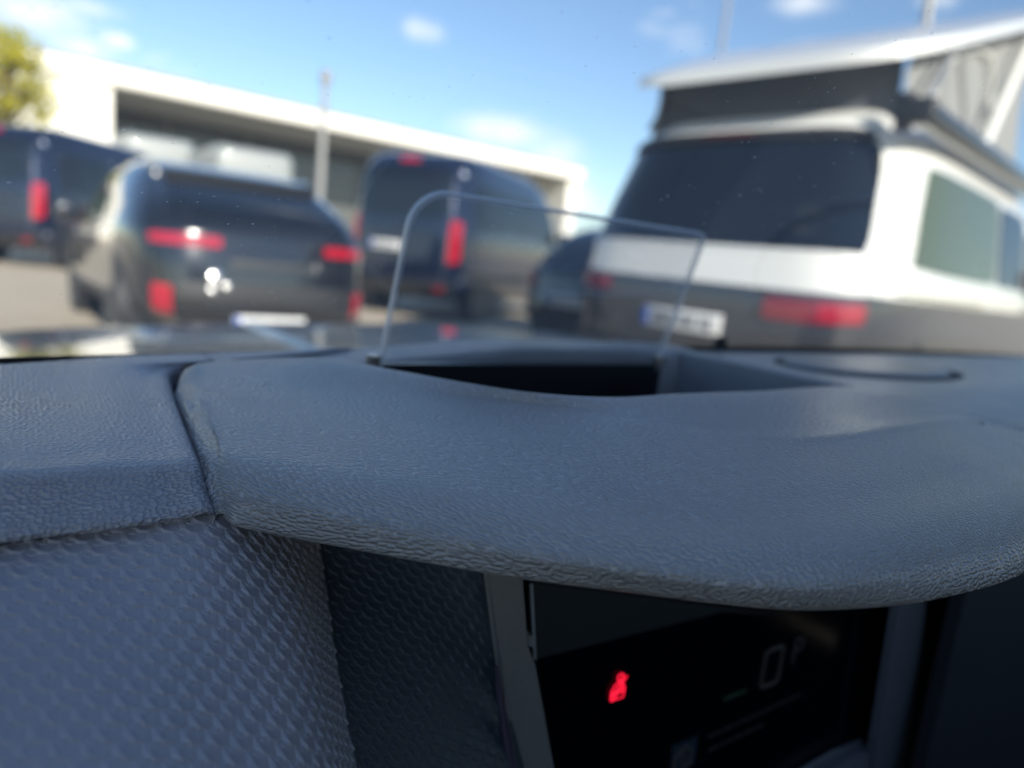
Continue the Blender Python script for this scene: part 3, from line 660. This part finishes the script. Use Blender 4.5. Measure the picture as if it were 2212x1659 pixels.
    def wheel(s, y, r=.34, wd=.22):
        for sd in (-1, 1):
            x1 = sd*(s.W/2-.03); x0 = x1-sd*wd
            wl = tube('wheel', [(x0, y, r), (x1, y, r)], r, tyre_m, s.root, n=32)
            tube('rim', [(x1-sd*.02, y, r), (x1+sd*.012, y, r)], [r*.68, r*.62], rim_m, wl, n=24)
            tube('wheel_arch', [(x0, y, r+.03), (sd*(s.W/2-.012), y, r+.03)], r+.07, plastic_m, s.root, n=36)
    def mirror(s, y, z, m):
        for sd in (-1, 1):
            x = sd*(s.W/2+.09)
            o = box('mirror', x-.10, x+.10, y-.06, y+.07, z-.08, z+.10, m, s.root, bev=.04, seg=3)
    def number_plate(s, y, z, wd=.52, ht=.115, x=0, lean=0):
        o = box('number_plate', x-wd/2, x+wd/2, y-.02, y, z-ht/2, z+ht/2, plate_m, s.root, bev=.006)
        box('blue_strip', x-wd/2+.004, x-wd/2+.045, y-.0225, y-.018, z-ht/2+.006, z+ht/2-.006, eu_blue_m, o)
        # row of dark embossed characters, too soft in the photograph to read
        V, Fc = [], []; xx = x-wd/2+.075; rg = random.Random(5)
        while xx < x+wd/2-.05:
            cw = rg.choice((.030, .036, .024))
            for bx in ((xx, xx+.009, z-.034, z+.034), (xx+cw-.009, xx+cw, z-.034, z+.034), (xx+.009, xx+cw-.009, z+rg.choice((-.034, -.004, .026)), None)):
                x0, x1, z0, z1 = bx; z1 = z1 if z1 is not None else z0+.009
                v, f = box_vf(x0, x1, y-.0222, y-.0195, z0, z1); Fc += [tuple(i+len(V) for i in q) for q in f]; V += v
            xx += cw+(.012 if rg.random() > .25 else .035)
        build('plate_characters', V, Fc, plate_ink_m, o, smooth=False)['kind'] = 'stuff'
        return o
glint_m = mat('polished_metal', (.85, .84, .82), .24, metal=1, var=.01, rvar=.02)
def dome(v, name, pos, nrm, curv, cap, m=None):
    """shallow polished boss, added and tilted along nrm to throw a sun glint"""
    n_ = Vector(nrm).normalized(); a = n_.cross(Vector((0, 0, 1))).normalized(); b = n_.cross(a); c = Vector(pos)
    h = math.sqrt(curv*curv-cap*cap); V, Fc = [c+n_*(curv-h)], []; K, S = 5, 24
    for k in range(1, K+1):
        r = cap*k/K; z = math.sqrt(curv*curv-r*r)-h
        V += [c+n_*z+(a*math.cos(2*math.pi*i/S)+b*math.sin(2*math.pi*i/S))*r for i in range(S)]
    V += [c-n_*.03+(a*math.cos(2*math.pi*i/S)+b*math.sin(2*math.pi*i/S))*cap for i in range(S)]
    for i in range(S): Fc.append((0, 1+i, 1+(i+1) % S))
    for k in range(K):
        for i in range(S): Fc.append((1+k*S+i, 1+(k+1)*S+i, 1+(k+1)*S+(i+1) % S, 1+k*S+(i+1) % S))
    return build(name, V, Fc, m or glint_m, v.root)
# --- dark sport utility car ahead on the left
suv = Vehicle('parked_suv', (-1.84, 5.21), -37.8, 4.35, 1.86, .22,
              top=[(.0, 1.38), (.55, 1.46), (1.4, 1.51), (2.1, 1.48), (2.45, 1.42), (3.1, 1.04), (3.3, 1.0), (4.1, .88), (4.35, .78)],
              rear=[(.2, .10), (.45, .0), (.72, .02), (1.0, .06), (1.06, .14), (1.40, .72), (1.56, .86)],
              front=[(.2, 4.2), (.5, 4.35), (.8, 4.3), (1.0, 4.25), (1.6, 4.2)], belt=.92, tumble=.44, p=7, end=.06,
              label='black sport utility car with split red tail lamps, parked ahead on the left', cat='car')
suv_p = paint('black_blue_paint', (.012, .014, .020)); suv.body(suv_p)
suv.slab('rear_window', 'rear', -.66, .66, 1.05, 1.33, tint_m, .008, corner=.3, shear=(-.05, .05, -.03, .03))
suv.slab('roof_spoiler', 'rear', -.64, .64, 1.34, 1.39, plastic_m, .05, .05)
suv.slab('tail_lamp', 'rear', -.86, -.36, .86, .935, red_lens_m, .018, corner=.35)['label'] = 'long red left tail lamp'
suv.slab('tail_lamp', 'rear', .44, .86, .86, .935, red_lens_m, .018, corner=.35)['label'] = 'red right tail lamp'
suv.slab('rear_reflector', 'rear', -.84, -.70, .38, .58, red_lens_m, .022, corner=.4)
suv.slab('rear_reflector', 'rear', .76, .87, .38, .58, red_lens_m, .022, corner=.4)
suv.slab('rear_bumper', 'rear', -.68, .74, .26, .62, plastic_m, .012)
suv.slab('tailgate_handle', 'rear', -.30, .30, .74, .79, plastic_m, .012)
suv.number_plate(-.012, .335, x=.0)
for sd in ('left', 'right'):
    suv.slab('side_window', sd, .95, 1.75, 1.0, 1.37, green_refl_m, .006, shear=(0, 0, 0, .22))
    suv.slab('side_window', sd, 1.80, 2.75, .98, 1.38, green_refl_m, .006, shear=(0, .25, -.35, 0))
    suv.slab('window_trim', sd, 1.0, 2.95, .955, .975, chrome2_m, .012)
    suv.slab('sill_trim', sd, .9, 3.4, .26, .42, plastic_m, .012)
    suv.slab('door_handle', sd, 1.0, 1.2, .88, .91, chrome2_m, .022)
    suv.slab('door_handle', sd, 1.95, 2.15, .87, .90, chrome2_m, .022)
suv.slab('windscreen', 'top', -.6, .6, 2.5, 3.05, tint_m, .006)
for x in (-.62, .62): tube('roof_rail', [(x, .95, 1.43), (x, 1.2, 1.47), (x, 2.0, 1.465), (x, 2.35, 1.40)], .018, chrome2_m, suv.root)
dome(suv, 'emblem_glint', (-.38, -.005, .66), (.1, -1, .15), .13, .055); dome(suv, 'letter_glint', (-.30, -.005, .60), (.1, -1, .15), .08, .03); dome(suv, 'letter_glint', (-.40, -.005, .57), (.1, -1, .15), .08, .03)  # domes added and tilted to throw sun glints where badge and letters sit
suv.wheel(.85); suv.wheel(3.45); suv.mirror(2.75, 1.0, suv_p)
for x in (-.6, .6): suv.slab('headlamp', 'front', x-.2, x+.2, .58, .70, headlamp_m, .01)
# --- tall navy vans
def tall_van(name, loc, head, p_m, label, brake=True):
    v = Vehicle(name, loc, head, 5.1, 1.98, .25,
                top=[(0, 2.36), (.3, 2.40), (3.1, 2.38), (3.55, 2.28), (4.35, 1.28), (4.5, 1.2), (5.0, 1.05), (5.1, .9)],
                rear=[(.2, .06), (.5, .0), (1.2, .02), (2.0, .07), (2.4, .14)], front=[(.2, 4.95), (.6, 5.1), (1.0, 5.05), (2.4, 4.9)],
                belt=1.2, tumble=.12, p=8, end=.03, label=label, cat='van', group='tall navy vans')
    v.body(p_m)
    v.slab('rear_window', 'rear', -.78, .78, 1.45, 2.12, tint_m, .008, corner=.25)
    v.slab('brake_lamp', 'rear', -.16, .16, 2.20, 2.29, red_lens_m, .02)['label'] = 'small red brake lamp above the rear window'
    for x in (-1, 1): v.slab('tail_lamp', 'rear', x*.88-.09, x*.88+.09, .82, 1.42, red_lens_m, .02, corner=.4)
    v.slab('rear_bumper', 'rear', -.9, .9, .3, .55, plastic_m, .03)
    v.slab('rear_reflector', 'rear', .62, .78, .42, .50, dark_red_m, .036)
    v.slab('door_seam', 'rear', -.012, .012, .6, 1.42, plastic_m, .004)
    v.number_plate(.01, 1.02, x=-.2)
    for sd in ('left', 'right'):
        v.slab('side_window', sd, .45, 1.75, 1.35, 2.0, tint_m, .006)
        v.slab('side_window', sd, 1.85, 3.0, 1.35, 2.0, tint_m, .006)
        v.slab('side_window', sd, 3.1, 4.0, 1.3, 1.95, tint_m, .006, shear=(0, .25, -.25, 0))
        v.slab('side_moulding', sd, .3, 4.4, .62, .72, plastic_m, .014)
        v.slab('door_handle', sd, 3.15, 3.35, 1.14, 1.19, chrome2_m, .02)
    v.slab('windscreen', 'top', -.75, .75, 3.62, 4.3, tint_m, .006)
    for z_, dx, dy in ((2.08, .035, .055), (.62, 0, .0)):
        p_ = v.f(.93, -.97, 2*(z_-.25)/(2.36-.25)-1)
        for s_ in (-1, 1): dome(v, 'corner_glint', (s_*(p_[0]+.022), p_[1]-.022, z_), (s_*.75, -.7, .18), .16, .065)  # domes added on the rear corners to throw sun glints
    v.wheel(.95, .35); v.wheel(4.15, .35); v.mirror(4.05, 1.45, plastic_m)
    for x in (-.7, .7): v.slab('headlamp', 'front', x-.18, x+.18, .75, .92, headlamp_m, .01)
    return v
navy = paint('navy_paint', (.012, .020, .048), metal=.4); navy2 = paint('dark_navy_paint', (.014, .022, .05), metal=.45)
tall_van('parked_van', (-1.82, 10.15), 21.6, navy, 'tall navy van behind the clear display pane, red brake lamp at its roof')
tall_van('parked_van', (-9.0, 11.9), 6, navy2, 'tall dark navy van at the left edge under the yellow-green tree')
# --- black hatchback half hidden beyond the camper
hb = Vehicle('parked_hatchback', (.46, 7.46), 50, 4.1, 1.78, .2,
             top=[(0, 1.36), (.5, 1.44), (1.3, 1.47), (2.0, 1.44), (2.9, 1.0), (3.9, .82), (4.1, .7)],
             rear=[(.2, .1), (.5, 0), (.9, .05), (1.0, .14), (1.4, .5)], front=[(.2, 4.0), (.5, 4.1), (1.4, 3.9)], belt=.92, tumble=.36, label='black hatchback half hidden between the navy van and the white camper', cat='car')
hb_p = paint('black_paint', (.008, .009, .010)); hb.body(hb_p)
hb.slab('rear_window', 'rear', -.6, .6, 1.0, 1.3, tint_m, .008)
for x in (-1, 1): hb.slab('tail_lamp', 'rear', x*.72-.13, x*.72+.13, .72, .88, dark_red_m, .018)
hb.slab('rear_bumper', 'rear', -.75, .75, .25, .5, plastic_m, .015); hb.number_plate(.0, .62)
for sd in ('left', 'right'): hb.slab('side_window', sd, .75, 1.5, .97, 1.3, tint_m, .006, shear=(0, 0, 0, .2)); hb.slab('side_window', sd, 1.55, 2.4, .97, 1.3, tint_m, .006, shear=(0, .2, -.3, 0))
hb.wheel(.7, .31, .2); hb.wheel(3.25, .31, .2)
# --- white camper with raised roof, right
HC = 45
cv = Vehicle('camper_van', (.94, 4.12), HC, 5.1, 2.08, .22,
             top=[(0, 2.02), (.35, 2.06), (1.0, 2.08), (3.0, 2.06), (3.4, 1.95), (4.35, 1.15), (4.5, 1.1), (5.0, .98), (5.1, .9)],
             rear=[(.2, .08), (.45, .0), (.9, .0), (1.15, .03), (1.3, .10), (1.75, .26), (1.95, .34)], front=[(.2, 5.0), (.6, 5.1), (1.0, 5.05), (2.0, 4.9)],
             belt=1.05, tumble=.16, p=8, end=.045, label='white camper van with raised pop-up roof and dark lower body on the right', cat='camper van')
white_p = mat('white_paint', (.80, .80, .76), .25, coat=1, var=.015, nscale=3); lower_p = paint('graphite_paint', (.045, .047, .052))
cv.body([white_p, lower_p], n=(40, 80, 60), zsplit=.99)
cv.slab('rear_window', 'rear', -.90, .82, 1.20, 1.82, tint_m, .010, corner=.18, shear=(-.08, .14, .03, .02))['label'] = 'large dark rear window'
cv.slab('rear_spoiler', 'rear', -.86, .80, 1.80, 1.86, plastic_m, .030, .05, corner=.3)
cv.slab('brake_lamp', 'rear', -.22, .12, 1.82, 1.845, mat('unlit_brake_lamp', (.07, .006, .01), .2), .036, .05)
tl_ = cv.slab('tail_lamp', 'rear', .50, 1.02, .83, .945, dark_red_m, .02, corner=.3); tl_['label'] = 'red right tail lamp, brighter at its outer end'
cv.slab('lamp_lens', 'rear', .78, .99, .84, .935, red_lens_m, .028, .02, corner=.3, parent=tl_)
cv.slab('tail_lamp', 'rear', -.98, -.60, .88, .965, dark_red_m, .02, corner=.3)['label'] = 'dark red left tail lamp'
cv.slab('rear_bumper', 'rear', -.95, .95, .28, .60, plastic_m, .02)
cv.number_plate(-.005, .755)
cv.slab('tailgate_crease', 'rear', -.88, .84, 1.17, 1.185, white_p, .008, .02)
for sd in ('right', 'left'):
    cv.slab('side_window', sd, .45, 2.15, 1.16, 1.72, green_refl_m, .008, corner=.22, shear=(0, 0, 0, .05))
    cv.slab('side_window', sd, 2.22, 3.05, 1.16, 1.70, tint_m, .008)
    cv.slab('side_window', sd, 3.15, 4.05, 1.12, 1.62, tint_m, .008, shear=(0, .2, -.3, 0))
    cv.slab('door_handle', sd, 3.2, 3.4, 1.02, 1.06, chrome2_m, .02)
    cv.slab('sill_trim', sd, .4, 4.2, .26, .38, plastic_m, .012)
    cv.slab('slide_rail', sd, .3, 1.9, 1.005, 1.02, chrome2_m, .010)
# faint dark lettering on the flank below the window, unreadable in the photograph
V, Fc = [], []
for i in range(7):
    x0 = .52+i*.045; P0 = cv.f(1, 2*x0/5.1-1, 2*(1.085-.22)/(1.95-.22)-1)[0]
    for b in ((x0, x0+.008, 1.06, 1.10), (x0+.008, x0+.03, 1.06+.016*(i % 3), 1.068+.016*(i % 3))):
        v, f = box_vf(P0-.002, P0+.006, *b); Fc += [tuple(k+len(V) for k in q) for q in f]; V += v
build('flank_lettering', V, Fc, mat('grey_lettering', (.25, .25, .24), .4), cv.root, smooth=False)
cv.slab('windscreen', 'top', -.78, .78, 3.5, 4.3, tint_m, .006)
p_ = cv.f(.95, -.97, 2*(.97-.22)/(2.02-.22)-1); dome(cv, 'lamp_glint', p_+np.array([.02, -.02, 0]), (.7, -.7, .2), .09, .04)  # dome added beside the lamp to throw a sun glint
cv.wheel(.95, .35); cv.wheel(4.1, .35); cv.mirror(4.0, 1.3, plastic_m)
for x in (-.7, .7): cv.slab('headlamp', 'front', x-.2, x+.2, .72, .86, headlamp_m, .01)
# raised roof shell, hinged low at the back, high at the front
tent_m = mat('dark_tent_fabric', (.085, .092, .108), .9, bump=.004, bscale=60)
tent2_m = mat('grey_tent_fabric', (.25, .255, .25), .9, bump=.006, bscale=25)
awn_m = mat('awning_case', (.022, .026, .03), .28, metal=.4, coat=.6)
RZ0, RZ1, RY0, RY1 = 2.18, 3.28, .25, 3.4        # underside heights at back and front
def roofz(y): return RZ0+(RZ1-RZ0)*(y-RY0)/(RY1-RY0)
V = []; nyy, nxx = 34, 28
for side in (0, 1):
    for i in range(nyy+1):
        for j in range(nxx+1):
            b, a = 2*i/nyy-1, 2*j/nxx-1; k = max(abs(a), abs(b))/((abs(a)**7+abs(b)**7)**(1/7) or 1); a2, b2 = a*k, b*k
            y = RY0+(RY1-RY0)*(b2+1)/2; x = a2*.93; e = max(abs(a), abs(b))
            th_ = .095*(1-e**6*.85)*(1-.06*a*a)+.02
            V.append((x*(1-.0*side), y, roofz(y)+(th_ if side else 0.0)-(.03*e**8 if side == 0 else 0)))
o_ = (nyy+1)*(nxx+1); Fc = grid_faces(nyy+1, nxx+1)+grid_faces(nyy+1, nxx+1, True, o_)
rim = [(i, 0) for i in range(nyy)]+[(nyy, j) for j in range(nxx)]+[(i, nxx) for i in range(nyy, 0, -1)]+[(0, j) for j in range(nxx, 0, -1)]
for k in range(len(rim)):
    i0 = rim[k][0]*(nxx+1)+rim[k][1]; i1 = rim[(k+1) % len(rim)][0]*(nxx+1)+rim[(k+1) % len(rim)][1]; Fc.append((i0, i1, o_+i1, o_+i0))
build('pop_up_roof', V, Fc, white_p, cv.root, angle=50)['label'] = 'white roof shell raised at the front'
def tent_wall(name, fn, nu, nv, m):
    G = np.array([[fn(i/nu, j/nv) for j in range(nv+1)] for i in range(nu+1)])
    o = build(name, G.reshape(-1, 3), grid_faces(nu+1, nv+1), m, cv.root); sm = o.modifiers.new('thick', 'SOLIDIFY'); sm.thickness = .006; return o
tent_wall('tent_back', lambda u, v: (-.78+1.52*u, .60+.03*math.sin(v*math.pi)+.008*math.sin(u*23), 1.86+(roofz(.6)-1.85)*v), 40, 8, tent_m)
for s in (-1, 1):
    def fn(u, v, s=s):
        y = .58+2.65*u; z0 = 1.84; z1 = roofz(y)
        bul = -.05*math.sin(v*math.pi)*(.4+u)+.018*math.sin(u*26+v*5)*math.sin(v*math.pi)
        return (s*(.80+bul), y, z0+(z1-z0)*v)
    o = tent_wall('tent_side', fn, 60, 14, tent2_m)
    # sewn window arch and folding struts
    arch = [(s*(.815-.05*math.sin(max(0, min(1, v))*math.pi)*(.4+(y-.2)/3)+.012), y, 1.95+(roofz(y)-1.95)*v) for y, v in [(.95, .12), (.98, .55), (1.08, .75), (1.3, .85), (1.6, .86), (1.9, .8), (2.1, .65), (2.15, .12)]]
    tube('window_piping', arch, .012, mat('pale_piping', (.6, .6, .57), .7), cv.root, n=8)
    tube('roof_strut', [(s*.86, .62, 1.98), (s*.87, .95, roofz(.95)-.02)], .018, rim_m, cv.root)
    tube('roof_strut', [(s*.86, 1.5, 1.98), (s*.87, 1.0, roofz(1.0)-.02)], .018, rim_m, cv.root)
    tube('roof_strut', [(s*.86, 1.9, 2.0), (s*.87, 2.55, roofz(2.55)-.02)], .03, white_p, cv.root)
# awning case along the right roof edge
aw = box('awning', .90, 1.04, .30, 3.2, 1.85, 1.96, awn_m, cv.root, bev=.045, seg=4); aw['label'] = 'dark awning case along the right roof edge'
box('awning_end_cap', .895, 1.045, .26, .31, 1.845, 1.97, plastic_m, aw, bev=.03, seg=3)
box('awning_bracket', .82, .89, .38, .48, 1.85, 2.03, plastic_m, aw, bev=.01)
# ---------------------------------------------------------------- motorhomes by the building
def motorhome(loc, head, wd, ht, label):
    v = Vehicle('motorhome', loc, head, 6.2, wd, .45, top=[(0, ht), (4.6, ht), (5.2, ht-.5), (5.5, 1.5), (6.2, 1.1)], rear=[(.4, 0), (ht, .05)], front=[(.4, 6.1), (1, 6.2), (3, 5.9)],
                belt=1.4, tumble=.02, p=14, end=.02, label=label, cat='motorhome', group='white motorhomes by the building')
    v.body(mat('motorhome_white', (.27, .29, .285), .45, coat=.3, var=.03))
    v.slab('rear_window', 'rear', -.55, .55, 1.6, 2.2, tint_m, .01)
    for x in (-1, 1): v.slab('tail_lamp', 'rear', x*(wd/2-.2)-.08, x*(wd/2-.2)+.08, .75, 1.15, red_lens_m, .02)
    for sd in ('left', 'right'): v.slab('side_window', sd, .8, 1.8, 1.6, 2.1, tint_m, .01); v.slab('side_window', sd, 2.6, 3.6, 1.6, 2.1, tint_m, .01)
    v.wheel(1.3, .36); v.wheel(5.0, .36); return v
def ground_xy(px, Y): return ((px-CX)/F*Y*1.0, Y)
motorhome((-11.3, 22.0), -34, 2.2, 3.55, 'white motorhome by the building, left of the pair beyond the black car')
motorhome((-7.4, 19.5), -34, 2.2, 3.2, 'white motorhome by the building, right of the pair beside the lamp post')
# ---------------------------------------------------------------- white commercial building
bl = empty('building', (-21.7, 31.0, 0), R(38)); tag(bl, 'long low white building with deep dark opening under a flat roof', 'building')
wall_w = mat('white_render', (.82, .80, .73), .7, var=.04, nscale=1.5, bump=.004, bscale=30)
glaz_m = mat('showroom_glass', (.10, .105, .105), .12, spec=.6, var=.15, nscale=.6)
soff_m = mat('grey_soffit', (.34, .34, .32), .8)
colm_m = mat('column_grey', (.55, .54, .50), .6)
frame_m = mat('window_frame_grey', (.22, .22, .21), .5)
HT = 7.5
box('end_wall', -9, 3.27, 0, 18, 0, HT-.75, wall_w, bl)
box('roof_fascia', -9.1, 31.6, -.35, 18.2, HT-.75, HT, wall_w, bl, bev=.05)
box('roof_coping', -9.2, 31.7, -.45, 18.3, HT, HT+.10, soff_m, bl)
box('back_wall', 3.27, 31.4, 7.2, 18, 0, HT-.754, glaz_m, bl)
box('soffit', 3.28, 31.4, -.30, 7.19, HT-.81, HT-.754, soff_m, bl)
box('far_end_wall', 30.6, 31.4, 0, 7.19, 0, HT-.82, wall_w, bl)
for i in range(6):
    x = 7.0+i*4.4
    box('mullion', x-.06, x+.06, 7.08, 7.19, 0, HT-.82, frame_m, bl)
for z in (1.1, 3.2, 5.0): box('transom', 3.3, 30.5, 7.10, 7.185, z-.05, z+.05, frame_m, bl)
for i in range(2):
    x = 21.5+i*6.0; tube('column', [(x, .9, 0), (x, .9, HT-.82)], .16, colm_m, bl, n=16)
box('plinth', 3.28, 31.4, -.2, 7.19, .0, .10, soff_m, bl)
# ---------------------------------------------------------------- lamp posts
post_m = mat('galvanised_post', (.30, .30, .29), .5, metal=.2)
far_post_m = mat('far_grey_post', (.22, .23, .27), .6)
def lamp_post(px, Y, h, r, head, label, post_m=post_m):
    x = (px-CX)/F; d = pixdir(px, 300); s = Y/d.y
    e = empty('lamp_post', (d.x*s, Y, 0)); tag(e, label, 'lamp post', 'lamp posts')
    tube('post', [(0, 0, 0), (0, 0, h*.5), (0, 0, h)], [r*1.25, r, r*.75], post_m, e, n=14)
    tube('base_plate', [(0, 0, 0), (0, 0, .05)], r*2.4, post_m, e, n=14)
    if head == 'cap':
        tube('lamp_head', [(0, 0, h-.05), (0, 0, h+.05), (0, 0, h+.2), (0, 0, h+.24)], [.07, .12, .10, .04], post_m, e, n=18)
    else:
        tube('arm', [(0, 0, h-.05), (.3, -.2, h+.12), (1.0, -.6, h+.2)], r*.55, post_m, e)
        box('lamp_head', .85, 1.45, -.8, -.5, h+.13, h+.25, frame_m, e, bev=.03)
    return e
lamp_post(697, 15, 4.1, .075, 'cap', 'short grey lamp post in front of the dark building opening')
lamp_post(1530, 26, 13, .09, 'arm', 'tall faint lamp post rising behind the left end of the camper roof', far_post_m)
lamp_post(1952, 13, 10, .075, 'arm', 'tall grey lamp post rising above the middle of the camper roof')
# ---------------------------------------------------------------- tree at the left edge
def tree(loc, h0, h1, rad, label, n=2600):
    e = empty('tree', loc); tag(e, label, 'tree')
    bark = mat('bark', (.10, .075, .05), .9, bump=.01, bscale=30)
    tr = tube('trunk', [(0, 0, 0), (.05, .02, h0*.6), (.0, .08, h0), (.05, 0, (h0+h1)/2), (0, 0, h1-.4)], [.16, .13, .10, .06, .02], bark, e, n=12)
    leaf_m, t, p = new_mat('spring_leaves'); tx = t.nodes.new('ShaderNodeTexCoord'); nz_ = t.nodes.new('ShaderNodeTexNoise'); nz_.inputs['Scale'].default_value = 2.2; nz_.inputs['Detail'].default_value = 4
    t.links.new(tx.outputs['Object'], nz_.inputs['Vector']); rp = t.nodes.new('ShaderNodeValToRGB'); rp.color_ramp.elements[0].position = .35; rp.color_ramp.elements[0].color = (.38, .36, .02, 1); rp.color_ramp.elements[1].position = .65; rp.color_ramp.elements[1].color = (.66, .60, .05, 1)
    t.links.new(nz_.outputs['Fac'], rp.inputs[0]); t.links.new(rp.outputs[0], p.inputs['Base Color']); p.inputs['Roughness'].default_value = .6
    tl = t.nodes.new('ShaderNodeBsdfTranslucent'); t.links.new(rp.outputs[0], tl.inputs[0]); mxs = t.nodes.new('ShaderNodeMixShader'); mxs.inputs[0].default_value = .5
    t.links.new(p.outputs[0], mxs.inputs[1]); t.links.new(tl.outputs[0], mxs.inputs[2]); t.links.new(mxs.outputs[0], t.nodes['Material Output'].inputs[0])
    cl = []
    for i in range(26):
        a = random.uniform(0, 2*math.pi); zf = random.random(); rr = rad*math.sqrt(random.uniform(.1, 1))*(1-.45*abs(zf-.42)*1.6)
        c = Vector((rr*math.cos(a), rr*math.sin(a), h0+.2+(h1-h0)*zf)); cl.append(c)
        st = Vector((0, 0, h0*.7+(c.z-h0*.7)*.45)); tube('limb', [st, st.lerp(c, .6)+Vector((0, 0, .12)), c], [.04, .025, .01], bark, tr, n=6)
    V, Fc = [], []
    for k in range(n):
        c = random.choice(cl); d = Vector((random.gauss(0, 1), random.gauss(0, 1), random.gauss(0, .8))).normalized()*random.uniform(.1, .75)*random.uniform(.6, 1)
        p0 = c+d; s = random.uniform(.05, .10); a = Vector((random.gauss(0, 1), random.gauss(0, 1), random.gauss(0, 1))).normalized(); b = a.cross(Vector((random.gauss(0, 1), random.gauss(0, 1), random.gauss(0, 1)))).normalized()
        o = len(V); V += [p0-a*s, p0-b*s*.55, p0+a*s, p0+b*s*.55]; Fc.append((o, o+1, o+2, o+3))
    cr_ = build('crown', V, Fc, leaf_m, e, smooth=False)
    return e
d = pixdir(15, 300); tree((d.x*18.5/d.y, 18.5, 0), 2.6, 5.0, .95, 'young tree with sparse yellow-green spring leaves at the left edge')
